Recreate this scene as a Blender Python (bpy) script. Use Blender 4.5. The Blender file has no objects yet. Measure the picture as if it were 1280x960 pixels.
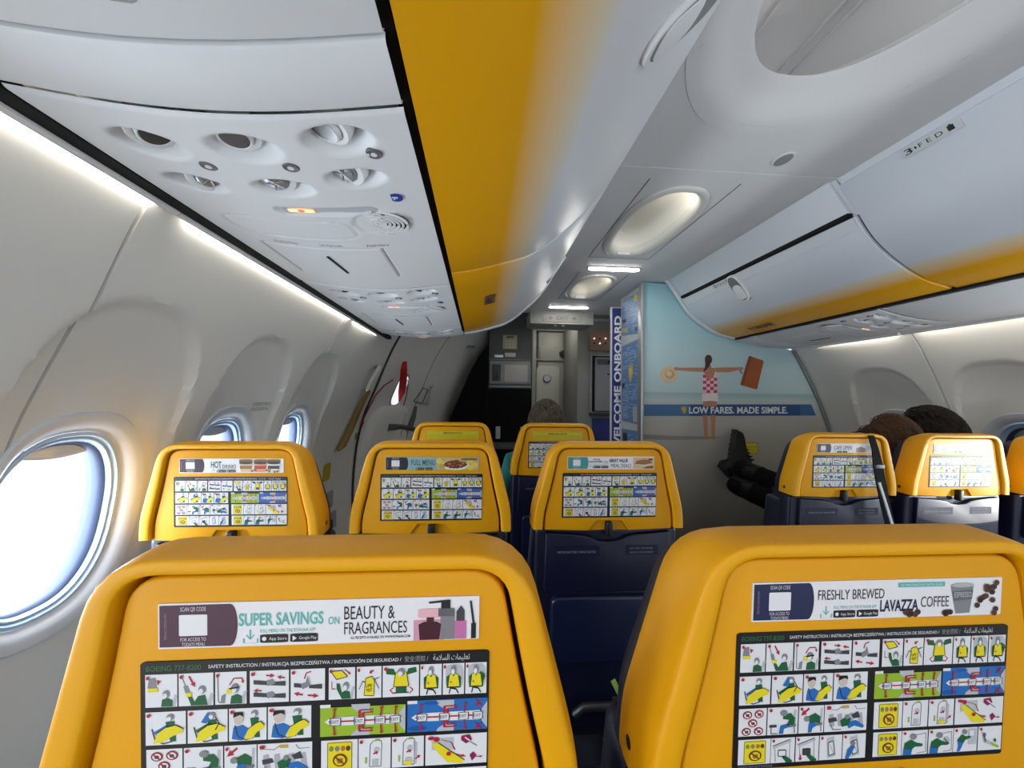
import bpy, bmesh, math, random
from mathutils import Vector, Matrix, noise
random.seed(7)
PI = math.pi
C = bpy.context.scene.collection
SC = bpy.context.scene

# ------------------------------------------------------------------ camera, world, sun, exposure
CAM_H = 1.27
def camera():
    yaw, pitch, roll = .0797, .0314, .0136
    cy, sy, cp, sp = math.cos(yaw), math.sin(yaw), math.cos(pitch), math.sin(pitch)
    fw = Vector((sy*cp, cy*cp, sp)); r = Vector((cy, -sy, 0)); u = r.cross(fw)
    c, s = math.cos(roll), math.sin(roll)
    r2 = c*r + s*u; u2 = -s*r + c*u
    cd = bpy.data.cameras.new('camera'); co = bpy.data.objects.new('camera', cd); C.objects.link(co)
    cd.sensor_width = 36; cd.lens = 506.53/1280*36; cd.clip_start = .01
    m = Matrix((r2, u2, -fw)).transposed().to_4x4(); m.translation = (0, 0, CAM_H)
    co.matrix_world = m; SC.camera = co
camera()
w = bpy.data.worlds.new('world'); SC.world = w; w.use_nodes = True
w.node_tree.nodes['Background'].inputs[0].default_value = (.86, .93, 1, 1)
w.node_tree.nodes['Background'].inputs[1].default_value = 1.3
SC.view_settings.view_transform = 'Standard'; SC.view_settings.look = 'None'
SC.view_settings.gamma = 1; SC.view_settings.exposure = 0.28
SC.view_settings.use_curve_mapping = False
sun = bpy.data.lights.new('sun', 'SUN'); sun.energy = 5; sun.angle = .006; sun.color = (1, .95, .88)
so = bpy.data.objects.new('sun', sun); C.objects.link(so)
so.rotation_euler = Vector((-2.7, 1, -.035)).to_track_quat('-Z', 'Y').to_euler()
LED = 11.0      # cove strips beside the bins
DOME = 8.0     # ceiling domes
DAY = 4.6      # watts of daylight through each open window
ENTRY = 10.0    # added lamp out of view, brightens the entry area
DAY_SUN = 8.0 # the same on the sunny side
WASH = 6.0     # wash strips above the bins
BAR = 26.0      # ceiling bar lamps

# ------------------------------------------------------------------ materials
MATS = {}
def lin(c): return tuple(((x/255+.055)/1.055)**2.4 if x/255 > .04045 else x/255/12.92 for x in c)
def mat(name, rgb, rough=.5, metal=0., emit=0., bump=0., bscale=400., spec=.5, coat=0.):
    if name in MATS: return MATS[name]
    m = bpy.data.materials.new(name); m.use_nodes = True; MATS[name] = m
    n = m.node_tree.nodes; p = n['Principled BSDF']; c = (*lin(rgb), 1)
    p.inputs['Base Color'].default_value = c; p.inputs['Roughness'].default_value = rough
    p.inputs['Metallic'].default_value = metal; p.inputs['Specular IOR Level'].default_value = spec
    p.inputs['Coat Weight'].default_value = coat
    if emit:
        p.inputs['Emission Color'].default_value = c; p.inputs['Emission Strength'].default_value = emit
    if bump:
        t = n.new('ShaderNodeTexNoise'); t.inputs['Scale'].default_value = bscale; t.inputs['Detail'].default_value = 3
        tc = n.new('ShaderNodeTexCoord'); m.node_tree.links.new(tc.outputs['Object'], t.inputs['Vector'])
        b = n.new('ShaderNodeBump'); b.inputs['Strength'].default_value = bump; b.inputs['Distance'].default_value = .002
        m.node_tree.links.new(t.outputs['Fac'], b.inputs['Height']); m.node_tree.links.new(b.outputs['Normal'], p.inputs['Normal'])
    return m
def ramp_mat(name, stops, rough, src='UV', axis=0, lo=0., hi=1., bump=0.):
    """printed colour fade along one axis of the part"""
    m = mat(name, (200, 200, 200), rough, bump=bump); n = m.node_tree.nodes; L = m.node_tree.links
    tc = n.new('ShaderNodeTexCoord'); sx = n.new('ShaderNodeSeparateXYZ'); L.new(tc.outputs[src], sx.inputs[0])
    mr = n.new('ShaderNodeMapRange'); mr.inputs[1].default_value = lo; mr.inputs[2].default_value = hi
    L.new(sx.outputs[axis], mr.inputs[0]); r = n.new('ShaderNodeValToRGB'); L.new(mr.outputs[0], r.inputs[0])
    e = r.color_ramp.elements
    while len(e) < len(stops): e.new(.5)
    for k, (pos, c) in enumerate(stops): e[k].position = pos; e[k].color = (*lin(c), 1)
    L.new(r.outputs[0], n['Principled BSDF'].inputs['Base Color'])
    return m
YEL = (228, 162, 0); WHITE = (232, 233, 235)
yellow = mat('yellow_plastic', YEL, .45, bump=.12, bscale=900, spec=.35)
yellow_in = mat('yellow_panel_plastic', (224, 157, 0), .5, bump=.12, bscale=900, spec=.3)
navy = mat('navy_plastic', (14, 18, 46), .4, bump=.08, bscale=700)
navy_leather = mat('navy_leather', (17, 20, 40), .5, bump=.35, bscale=260)
blackp = mat('black_plastic', (16, 17, 20), .42)
gap = mat('black_gap', (6, 6, 7), .9)
white = mat('white_plastic', WHITE, .48, bump=.05, bscale=600)
white2 = mat('white_panel', (232, 234, 237), .5, bump=.05, bscale=600)
wallm = mat('sidewall_laminate', (216, 215, 210), .6, bump=.06, bscale=500)
ceilm = mat('ceiling_laminate', (234, 234, 234), .55, bump=.05, bscale=500)
grey = mat('grey_laminate', (150, 152, 152), .5)
dgrey = mat('dark_grey_laminate', (104, 106, 106), .5)
metal = mat('brushed_metal', (170, 172, 175), .3, metal=1.)
dmetal = mat('dark_metal', (74, 76, 80), .4, metal=.8)
carpet = mat('navy_carpet', (30, 34, 48), .95, bump=.6, bscale=300)
led = mat('led_strip', (255, 248, 236), .5, emit=LED)
barm = mat('bar_lamp', (255, 252, 245), .5, emit=BAR)
silver = mat('silver_trim', (176, 178, 180), .35, metal=.6)
black_cloth = mat('black_cloth', (8, 8, 10), .9, bump=.4, bscale=500, spec=.15)
rubber = mat('black_rubber', (14, 14, 15), .7)
skin = mat('skin', (205, 150, 122), .5)
teal_cloth = mat('teal_cloth', (28, 112, 112), .85, bump=.3)
def hair_material(name, dark, light):
    m = mat(name, dark, .5, spec=.3); n = m.node_tree.nodes; L = m.node_tree.links; t = n.new('ShaderNodeTexNoise'); t.inputs['Scale'].default_value = 130; t.inputs['Detail'].default_value = 5
    tc = n.new('ShaderNodeTexCoord'); L.new(tc.outputs['Object'], t.inputs['Vector']); r = n.new('ShaderNodeValToRGB'); L.new(t.outputs['Fac'], r.inputs[0])
    r.color_ramp.elements[0].position = .38; r.color_ramp.elements[0].color = (*lin(dark), 1); r.color_ramp.elements[1].position = .64; r.color_ramp.elements[1].color = (*lin(light), 1); L.new(r.outputs[0], n['Principled BSDF'].inputs['Base Color']); return m
grey_hair = hair_material('grey_brown_hair', (78, 70, 58), (136, 126, 110))
brown_hair = hair_material('brown_hair', (66, 44, 26), (104, 72, 44))
dark_hair = hair_material('dark_brown_hair', (20, 14, 11), (52, 38, 30))
lensm = mat('lamp_lens', (70, 72, 76), .2)
glass_dark = mat('dark_glass', (24, 26, 28), .12)
def glass_mat():
    m = bpy.data.materials.new('window_pane'); m.use_nodes = True; n = m.node_tree.nodes; L = m.node_tree.links
    n.clear(); o = n.new('ShaderNodeOutputMaterial'); t = n.new('ShaderNodeBsdfTransparent'); g = n.new('ShaderNodeBsdfGlossy')
    g.inputs['Roughness'].default_value = .05; mx = n.new('ShaderNodeMixShader'); mx.inputs[0].default_value = .06
    t.inputs[0].default_value = (.96, .98, 1, 1)
    L.new(t.outputs[0], mx.inputs[1]); L.new(g.outputs[0], mx.inputs[2]); L.new(mx.outputs[0], o.inputs[0]); return m
pane_m = glass_mat()
def flat(rgb):
    return mat('print_%02x%02x%02x' % rgb, rgb, .42)

# ------------------------------------------------------------------ mesh helpers
class MB:
    def __init__(s): s.v = []; s.f = []; s.m = []; s.uv = {}
    def add(s, vs, fs, m=0):
        o = len(s.v); s.v += [tuple(p) for p in vs]
        for f in fs: s.f.append([i+o for i in f]); s.m.append(m)
        return o
    def box(s, c, d, m=0, bev=0., seg=2, rot=None):
        b = bmesh.new(); bmesh.ops.create_cube(b, size=1)
        for p in b.verts: p.co = Vector((p.co.x*d[0], p.co.y*d[1], p.co.z*d[2]))
        if bev: bmesh.ops.bevel(b, geom=b.edges[:], offset=min(bev, min(d)*.49), segments=seg, affect='EDGES', profile=.5)
        b.verts.index_update(); R = rot or Matrix.Identity(3)
        s.add([R @ p.co + Vector(c) for p in b.verts], [[p.index for p in f.verts] for f in b.faces], m); b.free()
    def loft(s, loops, m=0, closed=True, cap0=False, cap1=False, flip=False):
        n = len(loops[0]); vs = [p for l in loops for p in l]; fs = []
        for k in range(len(loops)-1):
            for i in range(n if closed else n-1):
                a, b = k*n+i, k*n+(i+1) % n
                q = [a, b, b+n, a+n]; fs.append(q[::-1] if flip else q)
        if cap0: fs.append(list(range(n))[::-1])
        if cap1: fs.append([(len(loops)-1)*n+i for i in range(n)])
        return s.add(vs, fs, m)
    def tube(s, path, r, n=8, m=0, cap=True, sx=1., up=None):
        pts = [Vector(p) for p in path]; rs = r if isinstance(r, (list, tuple)) else [r]*len(pts)
        loops = []; pn = None
        for i, p in enumerate(pts):
            t = (pts[min(i+1, len(pts)-1)]-pts[max(i-1, 0)]).normalized()
            if pn is None:
                a = Vector(up) if up else (Vector((0, 0, 1)) if abs(t.z) < .9 else Vector((1, 0, 0)))
                pn = (a - t*a.dot(t)).normalized()
            else: pn = (pn - t*pn.dot(t)).normalized()
            b = t.cross(pn)
            loops.append([p + pn*math.cos(2*PI*k/n)*rs[i] + b*math.sin(2*PI*k/n)*rs[i]*sx for k in range(n)])
        s.loft(loops, m, True, cap, cap)
    def lathe(s, prof, o=(0, 0, 0), d=(0, 0, 1), n=24, m=0):
        d = Vector(d).normalized(); a = Vector((1, 0, 0)) if abs(d.x) < .9 else Vector((0, 1, 0))
        u = (a - d*a.dot(d)).normalized(); w_ = d.cross(u); o = Vector(o)
        s.loft([[o + d*z + (u*math.cos(2*PI*k/n) + w_*math.sin(2*PI*k/n))*r for k in range(n)] for r, z in prof], m, True, True, True)
    def poly(s, pts, m=0): s.add(pts, [list(range(len(pts)))], m)
    def prism(s, poly, fn, d0, d1, m=0, bev=0.):
        """2-D outline, fn(a,b,d) -> point, extruded from d0 to d1 (d1 the shown face), its edge rounded by bev"""
        loops = [[fn(a, b, d0) for a, b in poly]]
        if bev:
            for k in range(4):
                t = k/3*PI/2; ins = inset(poly, bev*(1-math.cos(t)))
                loops.append([fn(a, b, d1-(bev if d1 > d0 else -bev)*(1-math.sin(t))) for a, b in ins])
        else: loops.append([fn(a, b, d1) for a, b in poly])
        s.loft(loops, m, True, True, True)
    def build(s, name, mats, parent=None, loc=None, smooth=35, calc=True):
        me = bpy.data.meshes.new(name)
        off = Vector(loc) if loc is not None else Vector()
        me.from_pydata([Vector(p)-off for p in s.v], [], s.f)
        for m in (mats if isinstance(mats, (list, tuple)) else [mats]): me.materials.append(m)
        me.polygons.foreach_set('material_index', s.m)
        if s.uv:
            l = me.uv_layers.new(name='UVMap')
            for lp in me.loops: l.data[lp.index].uv = s.uv.get(lp.vertex_index, (0, 0))
        if calc:
            b = bmesh.new(); b.from_mesh(me); bmesh.ops.recalc_face_normals(b, faces=b.faces[:]); b.to_mesh(me); b.free()
        me.update()
        if smooth:
            me.polygons.foreach_set('use_smooth', [True]*len(me.polygons)); me.set_sharp_from_angle(angle=math.radians(smooth))
        o = bpy.data.objects.new(name, me); C.objects.link(o)
        if parent: o.parent = parent
        o.location = off
        return o
def inset(poly, d):
    """move every vertex of an outline inward by d"""
    n = len(poly); A = sum(poly[i][0]*poly[(i+1) % n][1]-poly[(i+1) % n][0]*poly[i][1] for i in range(n)); sg = 1 if A > 0 else -1; out = []
    for i in range(n):
        p, a, b = Vector(poly[i]), Vector(poly[i-1]), Vector(poly[(i+1) % n])
        t = (b-a); t = t.normalized() if t.length > 1e-9 else Vector((1, 0)); out.append((p.x - t.y*d*sg, p.y + t.x*d*sg))
    return out
def rrect(cx, cy, hw, hh, r, n=5):
    o = []
    for k, (sx, sy) in enumerate(((1, 1), (-1, 1), (-1, -1), (1, -1))):
        for i in range(n+1):
            t = PI/2*(k + i/n); o.append((cx+sx*(hw-r)+r*math.cos(t), cy+sy*(hh-r)+r*math.sin(t)))
    return o
def sell(cx, cy, a, b, e=2., n=48):
    o = []
    for k in range(n):
        c, s_ = math.cos(2*PI*k/n), math.sin(2*PI*k/n)
        o.append((cx+a*math.copysign(abs(c)**(2/e), c), cy+b*math.copysign(abs(s_)**(2/e), s_)))
    return o
def roundpoly(pts, r, n=4):
    out = []; N = len(pts)
    for i in range(N):
        p, a, b = Vector(pts[i]), Vector(pts[i-1]), Vector(pts[(i+1) % N])
        da, db = (a-p), (b-p); rr = min(r, da.length*.45, db.length*.45); s_, e = p+da.normalized()*rr, p+db.normalized()*rr
        for k in range(n+1):
            t = k/n; q = s_*(1-t)**2 + p*2*t*(1-t) + e*t*t; out.append((q.x, q.y))
    return out
def interp(tab, x):
    """monotone smooth interpolation through (x, y) pairs"""
    if x <= tab[0][0]: return tab[0][1]
    if x >= tab[-1][0]: return tab[-1][1]
    for i in range(len(tab)-1):
        if x <= tab[i+1][0]:
            x0, y0 = tab[i]; x1, y1 = tab[i+1]; h = x1-x0; d = (y1-y0)/h
            m0 = d if i == 0 else ((y0-tab[i-1][1])/(x0-tab[i-1][0])+d)/2
            m1 = d if i+2 >= len(tab) else ((tab[i+2][1]-y1)/(tab[i+2][0]-x1)+d)/2
            t = (x-x0)/h
            return y0*(1+2*t)*(1-t)**2 + h*m0*t*(1-t)**2 + y1*t*t*(3-2*t) + h*m1*t*t*(t-1)
def sstep(a, b, x):
    t = max(0., min(1., (x-a)/(b-a))); return t*t*(3-2*t)
def tag(o, label=None, cat=None, group=None, kind=None):
    for k, v in (('label', label), ('category', cat), ('group', group), ('kind', kind)):
        if v: o[k] = v
    return o
def thing(name, loc, label, cat, group=None, rz=0.):
    o = bpy.data.objects.new(name, None); C.objects.link(o); o.location = loc; o.rotation_euler = (0, 0, rz); o.empty_display_size = .1
    return tag(o, label, cat, group)
def struct(o): o['kind'] = 'structure'; return o
def copy_tree(o, parent=None):
    kids = [c for c in bpy.data.objects if c.parent == o]
    c = o.copy(); C.objects.link(c)
    if parent: c.parent = parent
    for k in kids: copy_tree(k, c)
    return c

# ------------------------------------------------------------------ flat print: outlines and lettering on a sheet
_T = {}
def text_geo(s, bold=0.):
    k = (s, bold)
    if k not in _T:
        cu = bpy.data.curves.new('lettering', 'FONT'); cu.body = s; cu.offset = bold; cu.resolution_u = 3
        o = bpy.data.objects.new('lettering', cu); C.objects.link(o)
        dg = bpy.context.evaluated_depsgraph_get(); e = o.evaluated_get(dg); me = e.to_mesh()
        vs = [(p.co.x, p.co.y) for p in me.vertices]; fs = [list(p.vertices) for p in me.polygons]; e.to_mesh_clear()
        bpy.data.objects.remove(o); bpy.data.curves.remove(cu)
        xs = [p[0] for p in vs] or [0, 1]; ys = [p[1] for p in vs] or [0, 1]; x0, y0 = min(xs), min(ys); w_, h_ = max(xs)-x0 or 1, max(ys)-y0 or 1
        _T[k] = ([((a-x0)/w_, (b-y0)/h_) for a, b in vs], fs)
    return _T[k]
class Print:
    """draws in a unit sheet (u right, v down); fn(u, v, d) -> point, d = lift off the sheet"""
    def __init__(s, fn, step=.00022): s.fn = fn; s.mb = MB(); s.mats = []; s.ix = {}; s.step = step; s.box = (0, 0, 1, 1)
    def mi(s, c):
        m = c if not isinstance(c, tuple) else flat(c)
        if m.name not in s.ix: s.ix[m.name] = len(s.mats); s.mats.append(m)
        return s.ix[m.name]
    def P(s, a, b, L): x0, y0, x1, y1 = s.box; return s.fn(x0+(x1-x0)*a, y0+(y1-y0)*b, L*s.step)
    def poly(s, pts, c, L=1): s.mb.poly([s.P(a, b, L) for a, b in pts], s.mi(c))
    def rect(s, x0, y0, x1, y1, c, L=1): s.poly([(x0, y0), (x0, y1), (x1, y1), (x1, y0)], c, L)
    def rr(s, x0, y0, x1, y1, c, L=1, r=.1):
        s.poly(rrect((x0+x1)/2, (y0+y1)/2, abs(x1-x0)/2, abs(y1-y0)/2, r*min(abs(x1-x0), abs(y1-y0))), c, L)
    def ell(s, x, y, a, b, c, L=1, n=14): s.poly(sell(x, y, a, b, 2, n), c, L)
    def line(s, pts, w, c, L=2):
        for (x0, y0), (x1, y1) in zip(pts, pts[1:]):
            d = Vector((x1-x0, y1-y0)); 
            if d.length < 1e-6: continue
            d.normalize(); n = Vector((-d.y, d.x))*w/2
            s.poly([(x0+n.x, y0+n.y), (x1+n.x, y1+n.y), (x1-n.x, y1-n.y), (x0-n.x, y0-n.y)], c, L)
    def arrow(s, x0, y0, x1, y1, w, c, L=3):
        d = Vector((x1-x0, y1-y0)); l = d.length; d.normalize(); n = Vector((-d.y, d.x)); hl = min(l*.5, w*3)
        q = [(0, .5), (l-hl, .5), (l-hl, 1.5), (l, 0), (l-hl, -1.5), (l-hl, -.5), (0, -.5)]
        s.poly([(x0+d.x*a+n.x*b*w, y0+d.y*a+n.y*b*w) for a, b in q], c, L)
    def text(s, t, x0, y0, x1, y1, c, L=3, bold=0., rot=0):
        vs, fs = text_geo(t, bold)
        pts = [s.P(x0+(x1-x0)*a, y1+(y0-y1)*b, L) if not rot else s.P(x1+(x0-x1)*b, y1+(y0-y1)*a, L) if rot == 1 else s.P(x0+(x1-x0)*b, y0+(y1-y0)*a, L) for a, b in vs]
        s.mb.add(pts, fs, s.mi(c))
    def done(s, name, parent=None, loc=None): return s.mb.build(name, s.mats, parent, loc, smooth=0, calc=False)

# ------------------------------------------------------------------ the cabin shell
H0 = CAM_H                                  # heights below are measured from eye level
LW = [(-1.27, -.80), (-1.0, -.845), (-.7, -.868), (-.45, -.862), (-.3, -.845), (-.114, -.80), (.018, -.748), (.173, -.688), (.33, -.622), (.5, -.52), (.7, -.34), (.95, -.05)]
RW = [(-1.27, 2.44), (-1.0, 2.49), (-.7, 2.515), (-.45, 2.51), (-.25, 2.48), (-.05, 2.41), (.2, 2.29), (.348, 2.20), (.5, 2.06), (.7, 1.85), (.95, 1.6)]
def lwall(h, y): return interp(LW, h) + interp([(2.2, 0), (2.75, .035), (3.2, .12), (3.5, .2), (4.2, .48), (4.8, .75)], y)
def rwall(h, y): return interp(RW, h) - interp([(1.6, 0), (2.7, .075)], y)
LWIN = [-.59, -.085, .42, .925, 1.43, 1.935]; RWIN = [.08, .60, 1.12, 1.64, 2.16]; WH = -.28
LSEAM = [-.29, .785, 1.87]; RSEAM = [-.2, .84, 1.88]
def wall_off(y, h, wins, seams):
    d = 0.
    for c in wins:
        a = abs((y-c)/.215); b = (h+.14)/(.33 if h > -.14 else .8)
        r = (a**2.6+abs(b)**2.6)**(1/2.6); d = max(d, .020*sstep(-.38, .12, h)*(1-sstep(.955, 1.0, r))+.026*(1-sstep(.45, 1.02, r)))
    for c in seams:
        if abs(y-c) < .0032: d += .012
    return d
def frange(a, b, st): n = max(1, round((b-a)/st)); return [a+(b-a)*i/n for i in range(n+1)]
def make_wall(name, side, y0, y1, wins, seams, fn):
    mb = MB(); ys = frange(y0, y1, .011)
    for c in seams: ys += [c-.0045, c-.003, c+.003, c+.0045]
    ys = sorted(set(ys)); hs = frange(-1.27, -.75, .08) + frange(-.73, .42, .0105) + frange(.46, .95, .06)
    n = len(hs); vs = [(fn(h, y)+side*wall_off(y, h, wins, seams), y, H0+h) for y in ys for h in hs]; fs = []
    for i in range(len(ys)-1):
        for j in range(n-1):
            cy, ch = (ys[i]+ys[i+1])/2, (hs[j]+hs[j+1])/2
            if any((abs((cy-c)/.165)**2.5+abs((ch-WH)/.225)**2.5) < 1 for c in wins): continue
            a = i*n+j; q = [a, a+1, a+n+1, a+n]; fs.append(q if side > 0 else q[::-1])
    mb.add(vs, fs); return struct(mb.build(name, [wallm], smooth=40, calc=False))
make_wall('wall_left', -1, -1.6, 4.8, LWIN, LSEAM, lwall)
make_wall('wall_right', 1, -1.6, 2.598, RWIN, RSEAM, rwall)
rev_m = mat('window_reveal', (206, 210, 216), .45); seal_m = mat('window_seal', (44, 58, 88), .6); shade_m = mat('window_shade', (200, 202, 204), .6)
def make_window(n, yw, side, fn, shade):
    """shade = how far the blind is down, 0..1"""
    nm = 'window_%d' % n; N = 56
    def loop(a, b, dep): return [(fn(h, y)+side*(dep+wall_off(y, h, [yw], [])), y, H0+h) for y, h in sell(yw, WH, a, b, 2.5, N)]
    m = MB(); m.loft([loop(.178, .238, .001), loop(.174, .234, -.005), loop(.160, .218, -.004), loop(.148, .203, .004), loop(.142, .197, .012), loop(.139, .193, .016)], 0)
    m.loft([loop(.139, .193, .014), loop(.1385, .1925, .011), loop(.133, .186, .011), loop(.129, .181, .020), loop(.1285, .180, .017), loop(.126, .177, .017), loop(.121, .172, .026)], 1)
    r = m.build(nm, [rev_m, mat('reveal_inner', (172, 196, 222), .5)], smooth=45); struct(r)
    s = MB(); s.loft([loop(.121, .172, .025), loop(.118, .169, .028), loop(.114, .165, .036), loop(.114, .165, .06)], 0); s.build('seal', [seal_m], r)
    g = MB(); g.loft([loop(.117, .168, .040), loop(.0001, .0001, .040)], 0); g.build('pane', [pane_m], r, smooth=0)
    if shade:
        top, bot = WH+.172, WH+.172-.344*shade; b = MB(); lo = []
        for k in range(9):
            h = top+(bot-top)*k/8; hw = .124*max(.02, 1-abs((h-WH)/.174)**2.5)**(1/2.5); sag = -.010 if shade < 1 and k == 8 else 0
            lo.append([(fn(h, yw)+side*(.046+.030), yw+hw*(2*i/12-1), H0+h+sag*(1-(2*i/12-1)**2)) for i in range(13)])
        b.loft(lo, 0, closed=False); b.build('shade', [shade_m], r)
def daylight(y, side, fn):
    l = bpy.data.lights.new('daylight', 'AREA'); l.shape = 'ELLIPSE'; l.size = .25; l.size_y = .36; l.energy = DAY if side < 0 else DAY_SUN; l.color = (.86, .94, 1)
    o = bpy.data.objects.new('daylight', l); C.objects.link(o); x = fn(WH, y)+side*.119
    t = Vector((fn(WH+.1, y)-fn(WH-.1, y), 0, .2)).normalized(); n = Vector((t.z, 0, -t.x))*(-side); z = -n; yv = Vector(t); xv = yv.cross(z)
    m = Matrix((xv, yv, z)).transposed().to_4x4(); m.translation = (x, y, H0+WH); o.matrix_world = m
for y in LWIN: daylight(y, -1, lwall)
for y in RWIN[1:3]: daylight(y, 1, rwall)  # area lights added at two unseen right windows to brighten the left bins
for i, y in enumerate(LWIN): make_window(i+1, y, -1, lwall, .07 if i >= 2 else .3)
for i, y in enumerate(RWIN): make_window(i+1+len(LWIN), y, 1, rwall, 0 if i in (1, 2) else 1.)

# floor, upper shell, ceiling
m = MB(); m.box((.8, 1.6, -.02), (3.6, 6.6, .04)); struct(m.build('floor', [carpet], smooth=0))
m = MB(); m.box((.78, 1.6, H0+1.0), (2.6, 6.6, .04)); struct(m.build('trim_1', [grey], smooth=0))
CH = .78
REC = (.775, .24, .285, .715); DOMES = [(.76, 1.775, .135, .345), (.765, 2.80, .125, .29)]
def make_ceiling():
    m = MB(); xs = frange(.30, 1.36, .02); ys = sorted(set(frange(-1.6, 3.68, .03)+[1.298, 1.3, 1.302, 1.304])); n = len(xs); vs = []; fs = []
    for y in ys:
        for x in xs: vs.append((x, y, H0+CH+(.006 if abs(y-1.301) < .0015 else 0)))
    for i in range(len(ys)-1):
        for j in range(n-1):
            cx, cy = (xs[j]+xs[j+1])/2, (ys[i]+ys[i+1])/2
            if abs((cx-REC[0])/(REC[2]+.10))**2.4+abs((cy-REC[1])/(REC[3]+.13))**2.4 < 1: continue
            if any(abs((cx-d[0])/d[2])**2.5+abs((cy-d[1])/d[3])**2.5 < 1 for d in DOMES): continue
            a = i*n+j; fs.append([a, a+n, a+n+1, a+1])
    m.add(vs, fs); return struct(m.build('ceiling', [ceilm], calc=False))
make_ceiling()
m = MB(); z = H0+CH        # the long recess in the ceiling: flared lip, wall and upper skin with two rails
def rl(e, dz): return [(x, y, z+dz) for x, y in sell(REC[0], REC[1], REC[2]+e, REC[3]+e*1.2, 2.4, 96)]
m.loft([rl(.125, -.001), rl(.10, .000), rl(.075, .006), rl(.045, .020), rl(.02, .033), rl(.0, .039), rl(-.010, .044), rl(-.004, .050), rl(.06, .062), rl(.13, .10), rl(.15, .17)], 0)
m.poly(rl(.15, .17)[::-1]); 
for x, w_ in ((.848, .010), (.885, .006), (.70, .006)): m.box((x, .24, z+.166), (w_, 1.70, .010), 0, .002)
r = m.build('trim_2', [ceilm], smooth=60); struct(r)
for k, (cx, cy, a, b) in enumerate(DOMES):
    t = thing('dome_light', (cx, cy, z), ['larger glowing oval dome lamp in the ceiling, nearer one', 'smaller glowing oval dome lamp in the ceiling, between two bar lamps'][k], 'ceiling light', 'dome lamps in the ceiling')
    def dl(e, dz, sh=0.): return [(x, y, dz) for x, y in sell(0, sh, a+e, b+e, 2.5, 64)]
    m = MB(); m.loft([dl(.026, -.0005), dl(.023, -.007), dl(.010, -.012), dl(-.004, -.009), dl(-.016, .002), dl(-.022, .016), dl(-.022, .03)]); m.build('rim', [mat('dome_rim', (226, 225, 218), .45)], t, smooth=60)
    m = MB(); m.loft([dl(-.021, .014), dl(-.022, .05), dl(-.035, .085), dl(-.06, .10), dl(-a*.8, .105)], cap1=True)
    m.build('bowl', [mat('dome_bowl', (240, 238, 230), .5)], t, smooth=60)
    m = MB(); m.box((0, -b+.034, .024), (a*1.1, .006, .010), 0); m.build('lamp_strip', [mat('dome_lamp', (255, 246, 230), .5, emit=DOME*22)], t)
    m = MB(); m.prism(rrect(0, -b+.02, .035, .008, .007), lambda u, v, d: (u, -v, -d), .0, .0115, bev=.002); m.build('nameplate', [white2], t)
    # framed hatch line around the dome
    fr = MB(); hx, hy = a+.035, b+.06
    for (x0, y0, x1, y1) in ((-hx, -hy, -hx, hy), (hx, -hy, hx, hy), (-hx, hy, hx, hy)): fr.tube([(x0, y0, -.0005), (x1, y1, -.0005)], .0014, 5)
    fr.build('hatch_edge', [dgrey], t)
for k, (x, y, hw) in enumerate(((.795, 2.36, .155), (.755, 3.42, .17))):
    t = thing('bar_lamp', (x, y, z), ['white bar lamp in the ceiling between the two dome lamps', 'white bar lamp in the ceiling just before the exit sign'][k], 'ceiling light', 'bar lamps in the ceiling')
    m = MB(); m.prism(rrect(0, 0, hw+.012, .032, .03), lambda u, v, d: (u, v, -d), -.01, .004, bev=.002); m.build('bezel', [grey], t)
    m = MB(); m.prism(rrect(0, 0, hw, .022, .021), lambda u, v, d: (u, v, -d), .003, .009, bev=.002); m.build('diffuser', [barm], t)
t = thing('ceiling_sensor', (.968, 1.214, z), 'small grey oval disc in the ceiling beside the long recess', 'sensor')
m = MB(); m.prism(sell(0, 0, .028, .04), lambda u, v, d: (u, v, -d), -.005, .003, bev=.001); m.build('bezel', [white2], t)
m = MB(); m.prism(sell(0, 0, .022, .034), lambda u, v, d: (u, v, -d), -.005, .004, bev=.001); m.build('disc', [mat('sensor_grey', (150, 152, 156), .5)], t)

# cove strips and the rails that carry them
def cove(side, y0, y1, label):
    m = MB()
    if side < 0:
        P = lambda y: (-.600+interp([(2.2, 0), (2.75, .02)], y), y, H0+.352); wx, ox = -.028, .012
        rail = [(-.588, .360), (-.588, .347), (-.599, .345), (-.599, .360)]
    else:
        wx, ox = .028, -.012; rail = [(2.128, .360), (2.128, .342), (2.138, .340), (2.138, .360)]
    t = thing('cove_light', (0, (y0+y1)/2, H0+.35), label, 'strip light', 'cove strip lights')
    xl = -.609 if side < 0 else 2.15
    b = MB(); b.prism(rrect(xl, 0, .008, .006, .005), lambda u, v, d: (u, d, v+.003), y0-(y0+y1)/2+.01, y1-(y0+y1)/2-.01); b.build('diffuser', [led], t)
    b = MB(); b.prism([(a, c-.35) for a, c in rail], lambda u, v, d: (u, d, v), y0-(y0+y1)/2-.03, y1-(y0+y1)/2+.03); b.build('rail', [white], t)
for y0, y1, lb in ((-.25, .80, 'long white strip light above the big open window'), (.865, 1.93, 'long white strip light over the small windows further along'), (1.985, 2.55, 'short white strip light next to the entry door')):
    cove(-1, y0, y1, lb)
for y0, y1, lb in ((-.15, .84, 'strip light tucked over the wall beyond the far bins, frame edge'), (.9, 1.86, 'strip light over the wall panel with the dark-haired head'), (1.93, 2.42, 'strip light on the wall beside the beach poster')):
    cove(1, y0, y1, lb)
m = MB(); m.box((-.5735, .5, H0+.361), (.027, 4.2, .02)); struct(m.build('trim_3', [gap], smooth=0))
m = MB(); m.box((2.12, .55, H0+.374), (.03, 4.1, .02)); struct(m.build('trim_4', [gap], smooth=0))

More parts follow.
